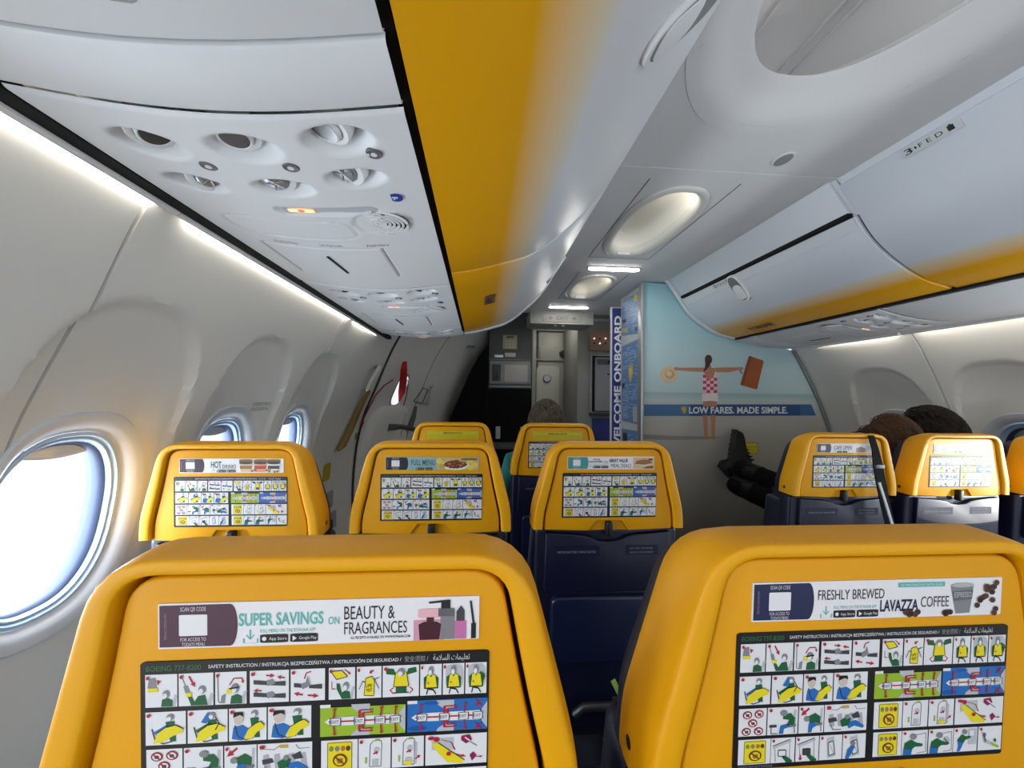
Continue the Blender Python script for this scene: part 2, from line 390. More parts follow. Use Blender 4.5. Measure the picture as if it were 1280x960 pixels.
wash = mat('wash_strip', (255, 240, 226), .5, emit=WASH)
t = thing('recess_light', (REC[0], REC[1], H0+CH+.075), 'lamp strips hidden behind the lip of the long ceiling recess', 'strip light')
for k, (x, y, a, b) in enumerate(((-REC[2]-.015, 0, .02, 1.0), (REC[2]+.09, 0, .02, 1.0))):
    m = MB(); m.box((x, y, .0), (a, b, .012), 0); m.build('lamp_strip', [wash], t)


t = thing('unseen_entry_lamp', (.95, 4.35, H0+.985), 'added unseen lamp panel behind the exit sign that brightens the entry area', 'ceiling light')  # extra lamp hidden by the exit sign, added to lift the galley end
m = MB(); m.box((0, 0, 0), (.5, .3, .012), 0, .004); m.build('diffuser', [mat('unseen_entry_lamp', (255, 250, 240), .5, emit=ENTRY)], t)

# ------------------------------------------------------------------ seats
AL = math.radians(3.5); CA, SA = math.cos(AL), math.sin(AL); CT = .147; ZC = 1.073
def S(x, v, w=0.):
    dv = v-CT; return (x, -dv*SA - w*CA, ZC + dv*CA - w*SA)
def openround(pts, r, n=6):
    out = [pts[0]]
    for i in range(1, len(pts)-1):
        p, a, b = Vector(pts[i]), Vector(pts[i-1]), Vector(pts[i+1]); da, db = a-p, b-p
        rr = min(r[i-1], da.length*.48, db.length*.48); s_, e = p+da.normalized()*rr, p+db.normalized()*rr
        for k in range(n+1):
            t = k/n; q = s_*(1-t)**2 + p*2*t*(1-t) + e*t*t; out.append((q.x, q.y))
    return out + [pts[-1]]
def sym(half, r):
    return openround(half + [(-a, b) for a, b in half[::-1]], r + r[::-1])
OUT = sym([(.204, 0), (.202, .05), (.182, .125), (.154, .2265)], [.03, .06, .046])
GRV = sym([(.176, 0), (.174, .04), (.155, .12), (.137, .2125)], [.03, .06, .026])
K, W_, R_, G_, GR, DG, Y_, B_, LG, BR = (14, 14, 17), (222, 222, 226), (176, 26, 52), (128, 130, 136), (182, 184, 190), (22, 92, 52), (226, 208, 28), (34, 104, 178), (148, 180, 40), (120, 46, 26)
def head(p, x, y, r=.11, L=4):
    p.ell(x, y, r, r*1.15, G_, L); p.ell(x-r*.25, y+r*.35, r*.62, r*.7, W_, L+1, 10)
def seatback(p, x, y0, lean=.08, L=2): p.poly([(x+lean, y0), (x+lean+.10, y0), (x+.10, 1), (x-.05, 1)], GR, L)
def num(p): p.ell(.09, .09, .055, .06, R_, 5, 8)
def pic_mask1(p):
    p.poly([(.12, .12), (.32, .08), (.36, .42), (.08, .40)], G_, 3); p.poly([(.36, .15), (.5, .2), (.4, .32)], R_, 4); p.rect(.1, .40, .40, .52, Y_, 4)
    seatback(p, .84, .62); head(p, .66, .6); p.poly([(.5, .98), (.53, .76), (.7, .72), (.86, .8), (.86, .98)], DG, 3)
def pic_mask2(p):
    p.arrow(.3, .08, .48, .42, .05, R_); p.line([(.08, .05), (.2, .4)], .03, G_); p.poly([(.14, .38), (.26, .36), (.32, .56), (.2, .6)], G_, 3); p.rect(.22, .58, .38, .7, Y_, 4)
    seatback(p, .84, .62); head(p, .68, .5); p.poly([(.26, .7), (.36, .68), (.46, .86), (.56, .7), (.76, .66), (.84, .98), (.36, .98)], DG, 3)
def pic_mask3(p):
    p.line([(.08, .1), (.1, .9), (.2, .95)], .035, G_); p.poly([(.2, .72), (.34, .66), (.3, .96), (.18, .94)], G_, 3); p.line([(.46, .4), (.6, .2), (.86, .2)], .04, R_); p.arrow(.86, .2, .9, .36, .04, R_)
    seatback(p, .84, .6); head(p, .64, .5, .13); p.line([(.46, .5), (.78, .46)], .045, K, 6); p.ell(.46, .58, .09, .08, Y_, 6); p.poly([(.48, .98), (.52, .74), (.7, .68), (.86, .76), (.86, .98)], DG, 3)
def belt(p, y, a, b):
    p.poly([(.1, y-.08), (.46, y-.03), (.46, y+.09), (.1, y+.05)], (58, 60, 66), 3); p.poly([(.54, y), (.92, y-.02), (.92, y+.13), (.54, y+.1)], (58, 60, 66), 3); p.poly([(a, y-.05), (b, y-.1), (b+.08, y+.04), (a+.05, y+.12)], G_, 4)
def pic_belt1(p): belt(p, .36, .42, .58); belt(p, .74, .42, .58); p.arrow(.42, .15, .64, .17, .045, R_); p.arrow(.9, .24, .7, .2, .045, R_); p.arrow(.3, .62, .1, .6, .045, R_)
def pic_belt2(p): belt(p, .5, .3, .45); p.poly([(.42, .5), (.5, .2), (.58, .52)], G_, 5); p.line([(.4, .3), (.46, .12), (.6, .08)], .04, R_); p.arrow(.36, .8, .1, .74, .05, R_); p.arrow(.5, .82, .82, .86, .05, R_)
def pic_reach(p):
    p.poly([(.08, .1), (.5, .08), (.72, .28), (.3, .36)], Y_, 3); p.line([(.08, .1), (.5, .08), (.72, .28), (.3, .36), (.08, .1)], .025, K, 4); p.arrow(.6, .05, .84, .22, .035, R_); p.line([(.12, .42), (.12, .66), (.26, .66)], .03, R_)
    seatback(p, .82, .6); head(p, .66, .58, .12); p.poly([(.3, .48), (.42, .5), (.5, .78), (.62, .72), (.8, .76), (.84, .98), (.5, .98), (.3, .66)], DG, 3)
def pic_bag(p):
    p.poly([(.36, .36), (.62, .3), (.72, .44), (.7, .92), (.3, .9)], Y_, 3); p.line([(.36, .36), (.62, .3), (.72, .44), (.7, .92), (.3, .9), (.36, .36)], .02, K, 4); p.text('LIFE', .38, .54, .62, .64, K, 5); p.text('VEST', .38, .68, .64, .78, K, 5)
    p.line([(.1, .7), (.24, .44), (.36, .5)], .03, (90, 90, 94), 4); p.line([(.92, .34), (.72, .4), (.9, .7)], .03, (90, 90, 94), 4); p.arrow(.68, .12, .5, .2, .05, R_)
def pic_don(p):
    p.poly([(.08, .08), (.3, .1), (.36, .3), (.1, .26)], DG, 3); p.poly([(.92, .06), (.7, .1), (.66, .3), (.94, .22)], DG, 3); p.poly([(.36, .2), (.66, .2), (.72, .66), (.3, .66)], Y_, 4); p.line([(.36, .2), (.3, .66), (.72, .66), (.66, .2)], .018, K, 5); head(p, .51, .2, .11, 6)
    p.rect(.36, .66, .66, .84, DG, 3); p.line([(.3, .7), (.2, .78), (.3, .9)], .03, R_); p.line([(.74, .7), (.84, .78), (.74, .9)], .03, R_); p.line([(.3, .86), (.72, .86)], .03, K, 4)
def pic_vest(p, bg=0, arm=0):
    if bg: p.rr(.12, .03, .96, .8, GR, 2, .3)
    p.poly([(.16, .42), (.36, .32), (.66, .32), (.86, .44), (.84, .78), (.18, .78)], DG, 3); p.poly([(.3, .36), (.44, .32), (.5, .42), (.58, .32), (.72, .36), (.8, .74), (.24, .74)], Y_, 4); p.line([(.3, .36), (.24, .74), (.8, .74), (.72, .36)], .02, K, 5); head(p, .5, .2, .13, 5)
    p.line([(.3, .96), (.36, .78), (.62, .82), (.74, .96)], .05, K, 3); p.ell(.38, .58, .03, .04, R_, 6, 6)
    if arm: p.line([(.8, .6), (.9, .4), (.68, .3)], .09, DG, 6)
def pic_child(p, adult=0, arrow=0):
    if adult:
        p.poly([(.08, .92), (.12, .56), (.36, .5), (.52, .62), (.44, .8), (.36, .98)], B_, 3); p.ell(.26, .3, .13, .19, (200, 186, 176), 4); p.poly([(.12, .26), (.14, .1), (.38, .1), (.4, .24), (.3, .18)], K, 5); x = .22
    else:
        x = 0; p.poly([(.2, .6), (.56, .36), (.64, .56), (.3, .74)], B_ if not arrow else DG, 3)
    head(p, .62+x*.3, .16, .09, 5); p.poly([(.5+x*.3, .3), (.72+x*.3, .28), (.76+x*.3, .9), (.62+x*.3, .9), (.54+x*.3, .6)], DG, 3)
    p.poly([(.3+x, .62), (.5+x, .46), (.76+x*.4, .4), (.95, .52), (.92, .64), (.7+x*.3, .72), (.4+x, .92), (.2+x, .94)], Y_, 4); p.line([(.3+x, .62), (.5+x, .46), (.76+x*.4, .4), (.95, .52)], .02, K, 5)
    p.line([(.16, .5), (.24, .84), (.44, .96), (.66, .9)], .035, (70, 74, 60), 3)
    if arrow: p.poly([(.34, .36), (.5, .06), (.66, .1), (.48, .4)], B_, 4); p.line([(.7, .2), (.8, .4), (.7, .6)], .025, K, 5)
def ban(p, x, y, r, L=3, c=(150, 34, 44)):
    p.ell(x, y, r, r*.86, c, L, 16); p.ell(x, y, r*.72, r*.62, W_, L+1, 14); p.poly([(x-r*.4, y-r*.25), (x+r*.4, y-r*.25), (x+r*.3, y+r*.3), (x-r*.3, y+r*.3)], (70, 62, 64), L+2); p.line([(x-r*.55, y-r*.5), (x+r*.55, y+r*.5)], r*.2, c, L+3)
def pic_bans(p):
    for x, y in ((.3, .22), (.72, .2), (.5, .52), (.28, .82), (.72, .82)): ban(p, x, y, .17)
def pic_brace(p, v=0):
    p.poly([(.86, .1), (.95, .1), (.93, .66), (.84, .66)], GR, 2); p.poly([(.5, .66), (.94, .62), (.94, .72), (.5, .76)], (110, 112, 118), 3); p.line([(.88, .72), (.9, .95)], .04, G_, 3)
    if not v:
        p.poly([(.5, .26), (.76, .22), (.9, .4), (.88, .64), (.62, .66), (.7, .46), (.5, .42)], DG, 4); p.ell(.52, .2, .12, .11, G_, 5); p.poly([(.42, .66), (.7, .6), (.72, .72), (.54, .78), (.52, .96), (.38, .96)], B_, 4); p.rect(.06, .62, .3, .72, (60, 62, 66), 3); p.line([(.12, .72), (.12, .95), (.34, .95)], .04, G_, 3)
    else:
        p.arrow(.4, .08, .08, .34, .07, R_); p.poly([(.34, .4), (.64, .26), (.86, .4), (.84, .64), (.6, .6), (.46, .7)], DG, 4); p.ell(.3, .46, .11, .1, G_, 5); p.poly([(.4, .62), (.66, .56), (.66, .74), (.54, .8), (.5, .96), (.36, .96)], B_, 5)
def pic_cabin(p):
    p.line([(.04, .16), (.3, .2), (.4, .08)], .015, (90, 90, 94)); p.line([(.7, .06), (.76, .2), (.96, .18)], .015, (90, 90, 94)); p.rect(.4, .05, .56, .15, (190, 160, 60), 3)
    for x in (.1, .3, .56, .78): p.poly([(x, .36), (x+.1, .32), (x+.14, .8), (x+.02, .8)], (170, 168, 176), 2)
    p.poly([(.08, .5), (.26, .46), (.3, .6), (.1, .66)], (60, 62, 66), 3); p.poly([(.62, .4), (.78, .28), (.84, .5), (.68, .54)], (60, 62, 66), 3); p.poly([(.36, .6), (.5, .46), (.62, .52), (.56, .78), (.4, .82)], DG, 4); p.ell(.52, .46, .05, .08, G_, 5)
    p.poly([(.54, .66), (.74, .6), (.94, .82), (.9, .9), (.7, .8), (.56, .9)], B_, 4); p.line([(.14, .7), (.2, .92), (.4, .92)], .03, G_, 3)
def plane(p, c, blue=0):
    p.rect(0, .1 if not blue else 0, 1, 1, c, 2); p.rect(0, 0, .12, .1, W_, 3); p.poly([(.36, .02), (.58, .02), (.58, .3), (.48, .34), (.38, .16)], GR, 3); p.poly([(.36, 1), (.58, 1), (.58, .78), (.48, .74), (.38, .9)], GR, 3); p.poly([(.93, .34), (1, .1), (1, .95), (.93, .72)], GR, 3)
    p.poly([(.05, .53), (.1, .44), (.2, .40), (.9, .38), (.97, .53), (.9, .68), (.2, .66), (.1, .62)], W_, 4); p.line([(.1, .53), (.9, .53)], .045, R_, 5)
    for x in (.18, .46, .70, .88):
        p.rect(x-.06, .42, x+.06, .64, W_, 6)
        p.line([(x-.06, .42), (x+.06, .42), (x+.06, .64), (x-.06, .64), (x-.06, .42)], .012, (80, 80, 86), 7); p.text('EXIT', x-.05, .48, x+.04, .58, K, 7)
    for x in (.16, .71, .88):
        if blue and x > .8: p.line([(x-.03, .04), (x+.05, .26)], .02, R_, 6); p.line([(x+.05, .04), (x-.03, .26)], .02, R_, 6); p.line([(x-.03, .78), (x+.05, .98)], .02, R_, 6); p.line([(x+.05, .78), (x-.03, .98)], .02, R_, 6)
        else: p.arrow(x, .4, x+.01, .1, .02, R_, 6); p.arrow(x, .66, x+.01, .96, .02, R_, 6)
    p.line([(.46, .42), (.46, .2), (.62, .2)], .03, R_, 6); p.line([(.46, .64), (.46, .86), (.62, .86)], .03, R_, 6); p.line([(.5, .42), (.5, .28), (.62, .28)], .03, R_, 6); p.line([(.5, .64), (.5, .78), (.62, .78)], .03, R_, 6)
    if blue: p.ell(.12, .88, .12, .08, (20, 82, 158), 3); p.ell(.3, .1, .1, .05, (20, 82, 158), 3)
def pic_sign(p):
    p.rr(.18, .05, .84, .96, Y_, 2, .12); p.line([(.18, .08), (.84, .08), (.84, .94), (.18, .94), (.18, .08)], .015, (96, 88, 20), 3)
    for x, c in ((.28, (120, 140, 60)), (.44, (120, 124, 128)), (.6, (180, 110, 30)), (.74, (90, 60, 40))): p.ell(x, .27, .065, .09, c, 3, 8)
    p.ell(.52, .64, .2, .21, BR, 4, 18); p.ell(.52, .64, .15, .16, Y_, 5, 16); p.poly([(.42, .58), (.6, .56), (.6, .72), (.46, .74)], (150, 120, 50), 6); p.line([(.4, .52), (.64, .76)], .04, BR, 7)
def pic_door(p, v=0):
    p.line([(.34, .92), (.36, .2), (.46, .08), (.7, .08), (.72, .2), (.7, .92), (.34, .92)], .025, (110, 112, 118)); p.ell(.56, .38, .09, .1, GR, 3); p.arrow(.46, .5, .62, .44, .05, R_); p.rect(.42, .68, .62, .88, GR, 3); p.rect(.52, .02, .66, .08, LG, 3); p.rect(.2, .6, .26, .8, LG, 3)
    if v: p.poly([(.66, .14), (.8, .2), (.78, .9), (.7, .92)], GR, 2); p.poly([(.38, .78), (.66, .78), (.6, .92), (.4, .9)], Y_, 4); p.arrow(.74, .74, .9, .62, .04, R_)
def pic_slide(p):
    p.rect(.1, .1, .46, .5, GR, 2); p.poly([(.1, .26), (.2, .24), (.42, .56), (.64, .86), (.6, .96), (.36, .92), (.18, .52)], Y_, 3); p.line([(.2, .24), (.42, .56), (.64, .86)], .016, K, 4); p.ell(.18, .14, .05, .08, R_, 4); p.ell(.38, .62, .04, .07, R_, 5)
    p.line([(.26, .16), (.42, .26), (.48, .52)], .025, R_); p.poly([(.58, .06), (.72, .02), (.76, .2), (.66, .32), (.58, .2)], (140, 26, 74), 4); p.line([(.64, .1), (.72, .22)], .03, W_, 5); p.line([(.72, .26), (.84, .42)], .025, G_); p.poly([(.72, .7), (.78, .6), (.84, .74), (.76, .9)], (140, 26, 74), 4); p.arrow(.84, .78, .94, .78, .025, R_); p.arrow(.5, .66, .66, .76, .03, R_)
def pic_hatch(p, v=0):
    p.poly([(.06, .3), (.8, .06), (.86, .16), (.1, .42)], GR, 3); p.line([(.06, .3), (.8, .06)], .02, (90, 92, 98), 4); p.line([(.2, .95), (.16, .42)], .02, (90, 92, 98)); p.line([(.8, .95), (.78, .2)], .02, (90, 92, 98))
    p.rr(.3, .48, .62, .72, (60, 62, 66) if v else W_, 3, .3); p.line([(.3, .48), (.62, .48), (.62, .72), (.3, .72), (.3, .48)], .03, (40, 42, 46), 4); p.poly([(.44, .74), (.6, .7), (.9, .92), (.86, .98), (.64, .98)], DG, 5)
    if v: p.arrow(.2, .72, .2, .96, .06, R_)
def pic_hatch2(p, v=0):
    p.poly([(.3, .12), (.62, .04), (.74, .84), (.36, .94)], GR, 2); p.poly([(.36, .3), (.58, .22), (.66, .74), (.42, .82)], W_, 3); p.line([(.36, .3), (.58, .22), (.66, .74), (.42, .82), (.36, .3)], .03, (70, 72, 78), 4); p.line([(.42, .34), (.62, .72)], .02, G_, 4)
    if v: p.poly([(.1, .96), (.2, .6), (.44, .4), (.52, .5), (.4, .7), (.24, .98)], B_, 5); p.ell(.42, .36, .1, .09, G_, 6)
def pic_open(p, v=0):
    p.line([(.5, .2), (.92, .12), (.94, .9), (.6, .94)], .025, (120, 122, 128)); p.poly([(.04, .96), (.1, .5), (.34, .36), (.56, .5), (.8, .56), (.78, .66), (.5, .66), (.4, .74), (.36, .96)], DG, 4); p.ell(.42, .24, .13, .12, G_, 5); p.poly([(.04, .98), (.06, .72), (.34, .76), (.36, .98)], B_, 5)
    if v: p.ell(.72, .5, .14, .18, GR, 3); p.line([(.6, .36), (.82, .62)], .04, (70, 72, 78), 4)
def pic_exit(p): p.rect(.6, .05, .96, .7, GR, 2); p.rect(.66, .12, .84, .34, W_, 3); p.poly([(.14, .5), (.34, .26), (.5, .36), (.7, .34), (.7, .42), (.48, .5), (.4, .64)], DG, 4); p.ell(.44, .16, .11, .1, G_, 5); p.poly([(.14, .5), (.4, .6), (.36, .74), (.26, .96), (.14, .96), (.2, .74)], B_, 4)
def pic_wing(p): p.poly([(.1, .1), (.3, .5), (.9, .86), (.86, .92), (.24, .66)], GR, 3); p.poly([(.5, .62), (.9, .84), (.86, .9), (.6, .8)], LG, 4); p.ell(.24, .34, .06, .1, (90, 92, 98), 5); p.line([(.24, .42), (.3, .62)], .06, (90, 92, 98), 5); p.ell(.7, .58, .05, .08, DG, 5)
CARD_W, CARD_H = .254, .1185
def safety_card():
    p = Print(lambda u, v, d: S((u-.5)*CARD_W, CT-CARD_H*v, .0024+d), .00016)
    p.mb.prism(rrect(.5, .5, .5, .5, .016), lambda u, v, d: S((u-.5)*CARD_W, CT-CARD_H*v, d), .0008, .0024, p.mi(K))
    p.text('BOEING 737-8200', .016, .024, .165, .058, (52, 112, 66), 1); p.text('SAFETY INSTRUCTION / INSTRUKCJA BEZPIECZEŃSTWA / INSTRUCCIÓN DE SEGURIDAD /', .185, .020, .735, .058, (206, 206, 212), 1, .012)
    p.text('安全须知 /', .745, .018, .815, .058, (150, 152, 158), 1); p.text('ﺔﻣﻼﺴﻟا تﺎﻤﻴﻠﻌﺗ', .83, .014, .94, .064, (206, 206, 212), 1)
    rows = [(.078, .285, [(.0136, .10, pic_mask1), (.104, .199, pic_mask2), (.204, .291, pic_mask3), (.30, .41, pic_belt1), (.415, .513, pic_belt2), (.524, .60, pic_reach), (.605, .677, pic_bag), (.681, .788, pic_don), (.792, .856, pic_vest), (.86, .924, lambda q: pic_vest(q, 1)), (.928, .992, lambda q: pic_vest(q, 1, 1))]),
        (.315, .525, [(.0136, .123, pic_child), (.128, .238, lambda q: pic_child(q, 0, 1)), (.242, .347, lambda q: pic_child(q, 1)), (.351, .474, lambda q: pic_child(q, 1, 0))]),
        (.552, .755, [(.015, .113, pic_bans), (.117, .225, pic_brace), (.229, .319, lambda q: pic_brace(q, 1)), (.322, .477, pic_cabin), (.503, .609, pic_sign), (.612, .706, pic_door), (.71, .805, lambda q: pic_door(q, 1)), (.81, .996, pic_slide)]),
        (.780, .965, [(.017, .131, pic_sign), (.133, .218, pic_hatch), (.222, .305, lambda q: pic_hatch(q, 1)), (.308, .39, pic_hatch2), (.393, .477, lambda q: pic_hatch2(q, 1)), (.505, .611, pic_sign), (.613, .71, pic_open), (.714, .808, lambda q: pic_open(q, 1)), (.81, .901, pic_exit), (.905, .996, pic_wing)])]
    for v0, v1, ps in rows:
        for u0, u1, f in ps:
            p.box = (u0, v0, u1, v1); p.rect(0, 0, 1, 1, W_, 1); f(p)
            if f not in (pic_bans, pic_sign): num(p)
    p.box = (.500, .315, .749, .525); plane(p, LG); p.box = (.755, .315, .996, .525); plane(p, B_, 1)
    p.box = (0, 0, 1, 1); p.text('PLEASE DO NOT REMOVE', .02, .974, .14, .992, (120, 122, 126), 1)
    return p
PW, TE, PLUM, NV = (228, 226, 230), (84, 176, 170), (74, 40, 62), (28, 34, 74)
def advert(kind):
    AW, AH, AT = .233, .0335, .190
    p = Print(lambda u, v, d: S((u-.5)*AW+.002, AT-AH*v, .0024+d), .00016)
    def sheet(c): p.mb.prism(rrect(.5, .5, .5, .5, .012*1), lambda u, v, d: S((u-.5)*AW+.002, AT-AH*v, d), .0008, .0024, p.mi(c))
    def tab(c, t=(214, 206, 214)):
        p.poly([(.004, .04), (.004, .96), (.215, .97)] + [(.215+.022*math.cos(PI*k/10-PI/2)*1., .5-.47*math.sin(PI*k/10-PI/2)) for k in range(11)], c, 1)
        p.text('SCAN QR CODE', .066, .08, .142, .19, t, 2); p.rr(.062, .25, .146, .72, (226, 224, 228), 2, .12); p.text('FOR ACCESS TO', .066, .76, .142, .84, t, 2); p.text('TODAYS MENU', .07, .87, .138, .95, t, 2)
        p.text('TERMS AND CONDITIONS APPLY', .018, .2, .026, .8, (150, 130, 148), 2, rot=1)
    def stores(x, y):
        p.line([(x+.02, y), (x+.02, y+.2)], .004, TE); p.line([(x+.008, y+.12), (x+.02, y+.22), (x+.032, y+.12)], .004, TE); p.line([(x, y+.2), (x, y+.3), (x+.042, y+.3), (x+.042, y+.2)], .004, TE)
        p.text('FULL MENU ON THE RYANAIR APP', x+.05, y+.0, x+.22, y+.08, TE, 2)
        for k, t in enumerate(('App Store', 'Google Play')): p.rr(x+.05+k*.092, y+.12, x+.136+k*.092, y+.31, (20, 20, 24), 2, .2); p.text(t, x+.078+k*.092, y+.18, x+.132+k*.092, y+.27, (220, 220, 224), 3)
        p.ell(x+.063, y+.215, .007, .05, W_, 3, 8); p.poly([(x+.150, y+.16), (x+.150, y+.28), (x+.163, y+.22)], W_, 3)
    if kind == 'beauty':
        sheet(PW); tab(PLUM); p.text('SUPER SAVINGS', .24, .25, .50, .54, TE, 2, .02); p.text('ON', .515, .38, .55, .56, TE, 2, .01); p.text('BEAUTY &', .565, .16, .725, .46, (30, 28, 32), 2); p.text('FRAGRANCES', .565, .52, .765, .80, (30, 28, 32), 2)
        p.text('ALL RECEIPTS AVAILABLE ON WWW.RYANAIR.COM', .585, .85, .775, .91, (40, 36, 40), 2, .01); stores(.255, .62)
        p.rr(.786, .52, .885, 1., (206, 150, 168), 2, .1); p.rr(.80, .26, .88, .48, (228, 172, 184), 2, .4); p.rect(.828, .46, .852, .56, (70, 20, 34), 3); p.poly([(.802, .62), (.82, .56), (.86, .56), (.876, .62), (.87, .98), (.806, .98)], (66, 14, 30), 3)
        p.rect(.873, .3, .92, .98, (128, 124, 130), 3); p.rect(.866, .26, .918, .44, (96, 94, 98), 4); p.poly([(.834, .1), (.895, .06), (.905, .06), (.905, .26), (.875, .26), (.875, .12), (.836, .14)], (26, 26, 30), 4)
        p.poly([(.925, .56), (.925, .34), (.94, .2), (.952, .32), (.952, .56)], (64, 60, 66), 3); p.rect(.92, .56, .958, .98, (190, 110, 160), 3); p.poly([(.968, .1), (.975, .1), (.986, .62), (.978, .62)], (40, 38, 42), 3); p.rect(.974, .62, .99, .98, (22, 22, 26), 3)
    elif kind == 'coffee':
        sheet(PW); tab(NV); p.text('FRESHLY BREWED', .252, .22, .515, .48, (44, 40, 44), 2); p.text('LAVAZZA', .50, .52, .655, .83, (22, 26, 70), 2, .025); p.text('COFFEE', .665, .46, .78, .74, (60, 56, 62), 2)
        p.rect(.57, .08, .76, .2, TE, 2); p.text('IN PARTNERSHIP WITH CAFE', .58, .11, .75, .17, W_, 3); stores(.265, .64)
        p.poly([(.785, .2), (.88, .16), (.868, .92), (.81, .94)], (126, 128, 134), 2); p.poly([(.79, .34), (.878, .3), (.874, .56), (.80, .6)], (96, 98, 104), 3); p.text('ESPRESSO', .80, .36, .87, .5, (196, 196, 200), 4); p.ell(.834, .18, .048, .06, (176, 178, 182), 3)
        for k in range(26):
            x, y = random.choice(((random.uniform(.89, .985), random.uniform(.45, .95)), (random.uniform(.93, .99), random.uniform(.08, .4)), (random.uniform(.6, .66), random.uniform(.86, .95)), (random.uniform(.76, .8), random.uniform(.88, .95))))
            p.ell(x, y, .012, .075, random.choice(((70, 38, 28), (52, 28, 22), (92, 52, 40))), 4+k % 3, 10); p.line([(x-.006, y-.03), (x+.006, y+.03)], .003, (30, 16, 14), 8)
    elif kind == 'hot':
        sheet(PW); tab((62, 38, 56)); p.text('HOT', .30, .2, .40, .66, (44, 40, 44), 2, .012); p.text('DRINKS', .41, .42, .54, .68, (44, 40, 44), 2); stores(.31, .66)
        for x, a, b in ((.6, (150, 104, 66), (214, 186, 150)), (.74, (176, 60, 44), (220, 150, 110)), (.87, (60, 54, 60), (220, 218, 214))): p.rr(x-.03, .04, x+.1, .3, (120, 90, 66), 2, .4); p.poly([(x-.03, .3), (x+.1, .3), (x+.085, .95), (x-.015, .95)], b, 3); p.rect(x-.022, .5, x+.09, .72, a, 4); p.ell(x+.035, .3, .066, .1, (70, 42, 30), 4)
        for k in range(8): p.ell(random.uniform(.68, .98), random.uniform(.7, .95), .014, .08, (150, 110, 60), 5, 8)
    elif kind == 'menu':
        sheet((140, 172, 178)); tab((26, 28, 44)); p.text('FULL MENU', .27, .2, .52, .62, (52, 84, 92), 2, .01); stores(.27, .68)
        p.rr(.54, .03, .995, .97, (198, 170, 110), 2, .1); p.ell(.74, .62, .15, .36, (232, 226, 214), 3, 20); p.ell(.74, .55, .125, .3, (124, 66, 36), 4, 18)
        for k in range(34): t, r = random.uniform(0, 2*PI), random.uniform(0, 1)**.5; p.ell(.74+.115*r*math.cos(t), .54+.27*r*math.sin(t), .017, .08, random.choice(((150, 84, 40), (104, 52, 30), (186, 120, 60), (90, 60, 40))), 5+k % 3, 8)
        for x, y in ((.57, .3), (.6, .7), (.9, .3), (.95, .6), (.9, .8)): p.ell(x, y, .035, .2, random.choice(((220, 196, 90), (186, 160, 70), (232, 210, 150))), 4, 10)
        p.rr(.8, .08, .98, .24, (110, 96, 70), 6, .3)
    elif kind == 'meal':
        sheet(PW); tab((70, 150, 150)); p.text('ADD ONE', .29, .16, .37, .28, (40, 40, 44), 2, .02); p.text('SNACK AND DRINK', .24, .34, .40, .46, (40, 40, 44), 2, .03); p.text('FOR', .415, .34, .46, .54, (150, 120, 60), 2, .01); p.text('GREAT VALUE', .475, .16, .69, .44, (30, 30, 34), 2, .03); p.text('MEAL DEALS', .50, .56, .73, .86, (40, 40, 44), 2); stores(.24, .60)
        p.rr(.755, .06, .995, .94, (206, 178, 140), 2, .1); p.poly([(.77, .56), (.80, .3), (.9, .2), (.96, .34), (.98, .5), (.88, .62)], (150, 96, 50), 3); p.poly([(.77, .62), (.88, .66), (.98, .56), (.97, .66), (.86, .76)], (222, 206, 170), 4); p.poly([(.86, .94), (.92, .76), (.99, .7), (.99, .94)], (130, 80, 40), 4); p.rr(.93, .16, .98, .28, K, 5, .3)
    elif kind == 'cafe':
        sheet(PW); tab((60, 58, 68)); p.text('CAFE OPEN', .28, .22, .58, .66, (40, 38, 42), 2, .005); stores(.28, .68); p.poly([(.66, .5), (.74, .3), (.82, .55), (.8, .95), (.66, .95)], (150, 132, 112), 3); p.rr(.82, .12, .985, .9, (206, 200, 196), 2, .1); p.ell(.9, .5, .05, .25, (170, 160, 150), 3)
    elif kind == 'snack':
        sheet(PW); tab((120, 116, 122)); p.text('SNACKS & DRINKS', .27, .22, .62, .56, (120, 118, 124), 2); stores(.28, .66); p.rr(.66, .1, .98, .9, (206, 204, 204), 2, .1); p.ell(.74, .5, .05, .3, (170, 168, 172), 3); p.poly([(.84, .8), (.88, .2), (.94, .2), (.96, .8)], (160, 158, 164), 3)
    elif kind == 'notice':
        sheet((206, 190, 30)); p.line([(.01, .06), (.99, .06), (.99, .94), (.01, .94), (.01, .06)], .006, (60, 56, 20)); p.text('IMPORTANT NOTICE', .33, .16, .68, .36, (50, 46, 20), 2, .02)
        for k in range(4): p.text('cabin baggage must be placed under the seat in front or in the bin above during taxi take off and landing'[k*4:], .05, .44+k*.12, .95, .51+k*.12, (90, 84, 24), 2)
    return p.done('advert_strip')
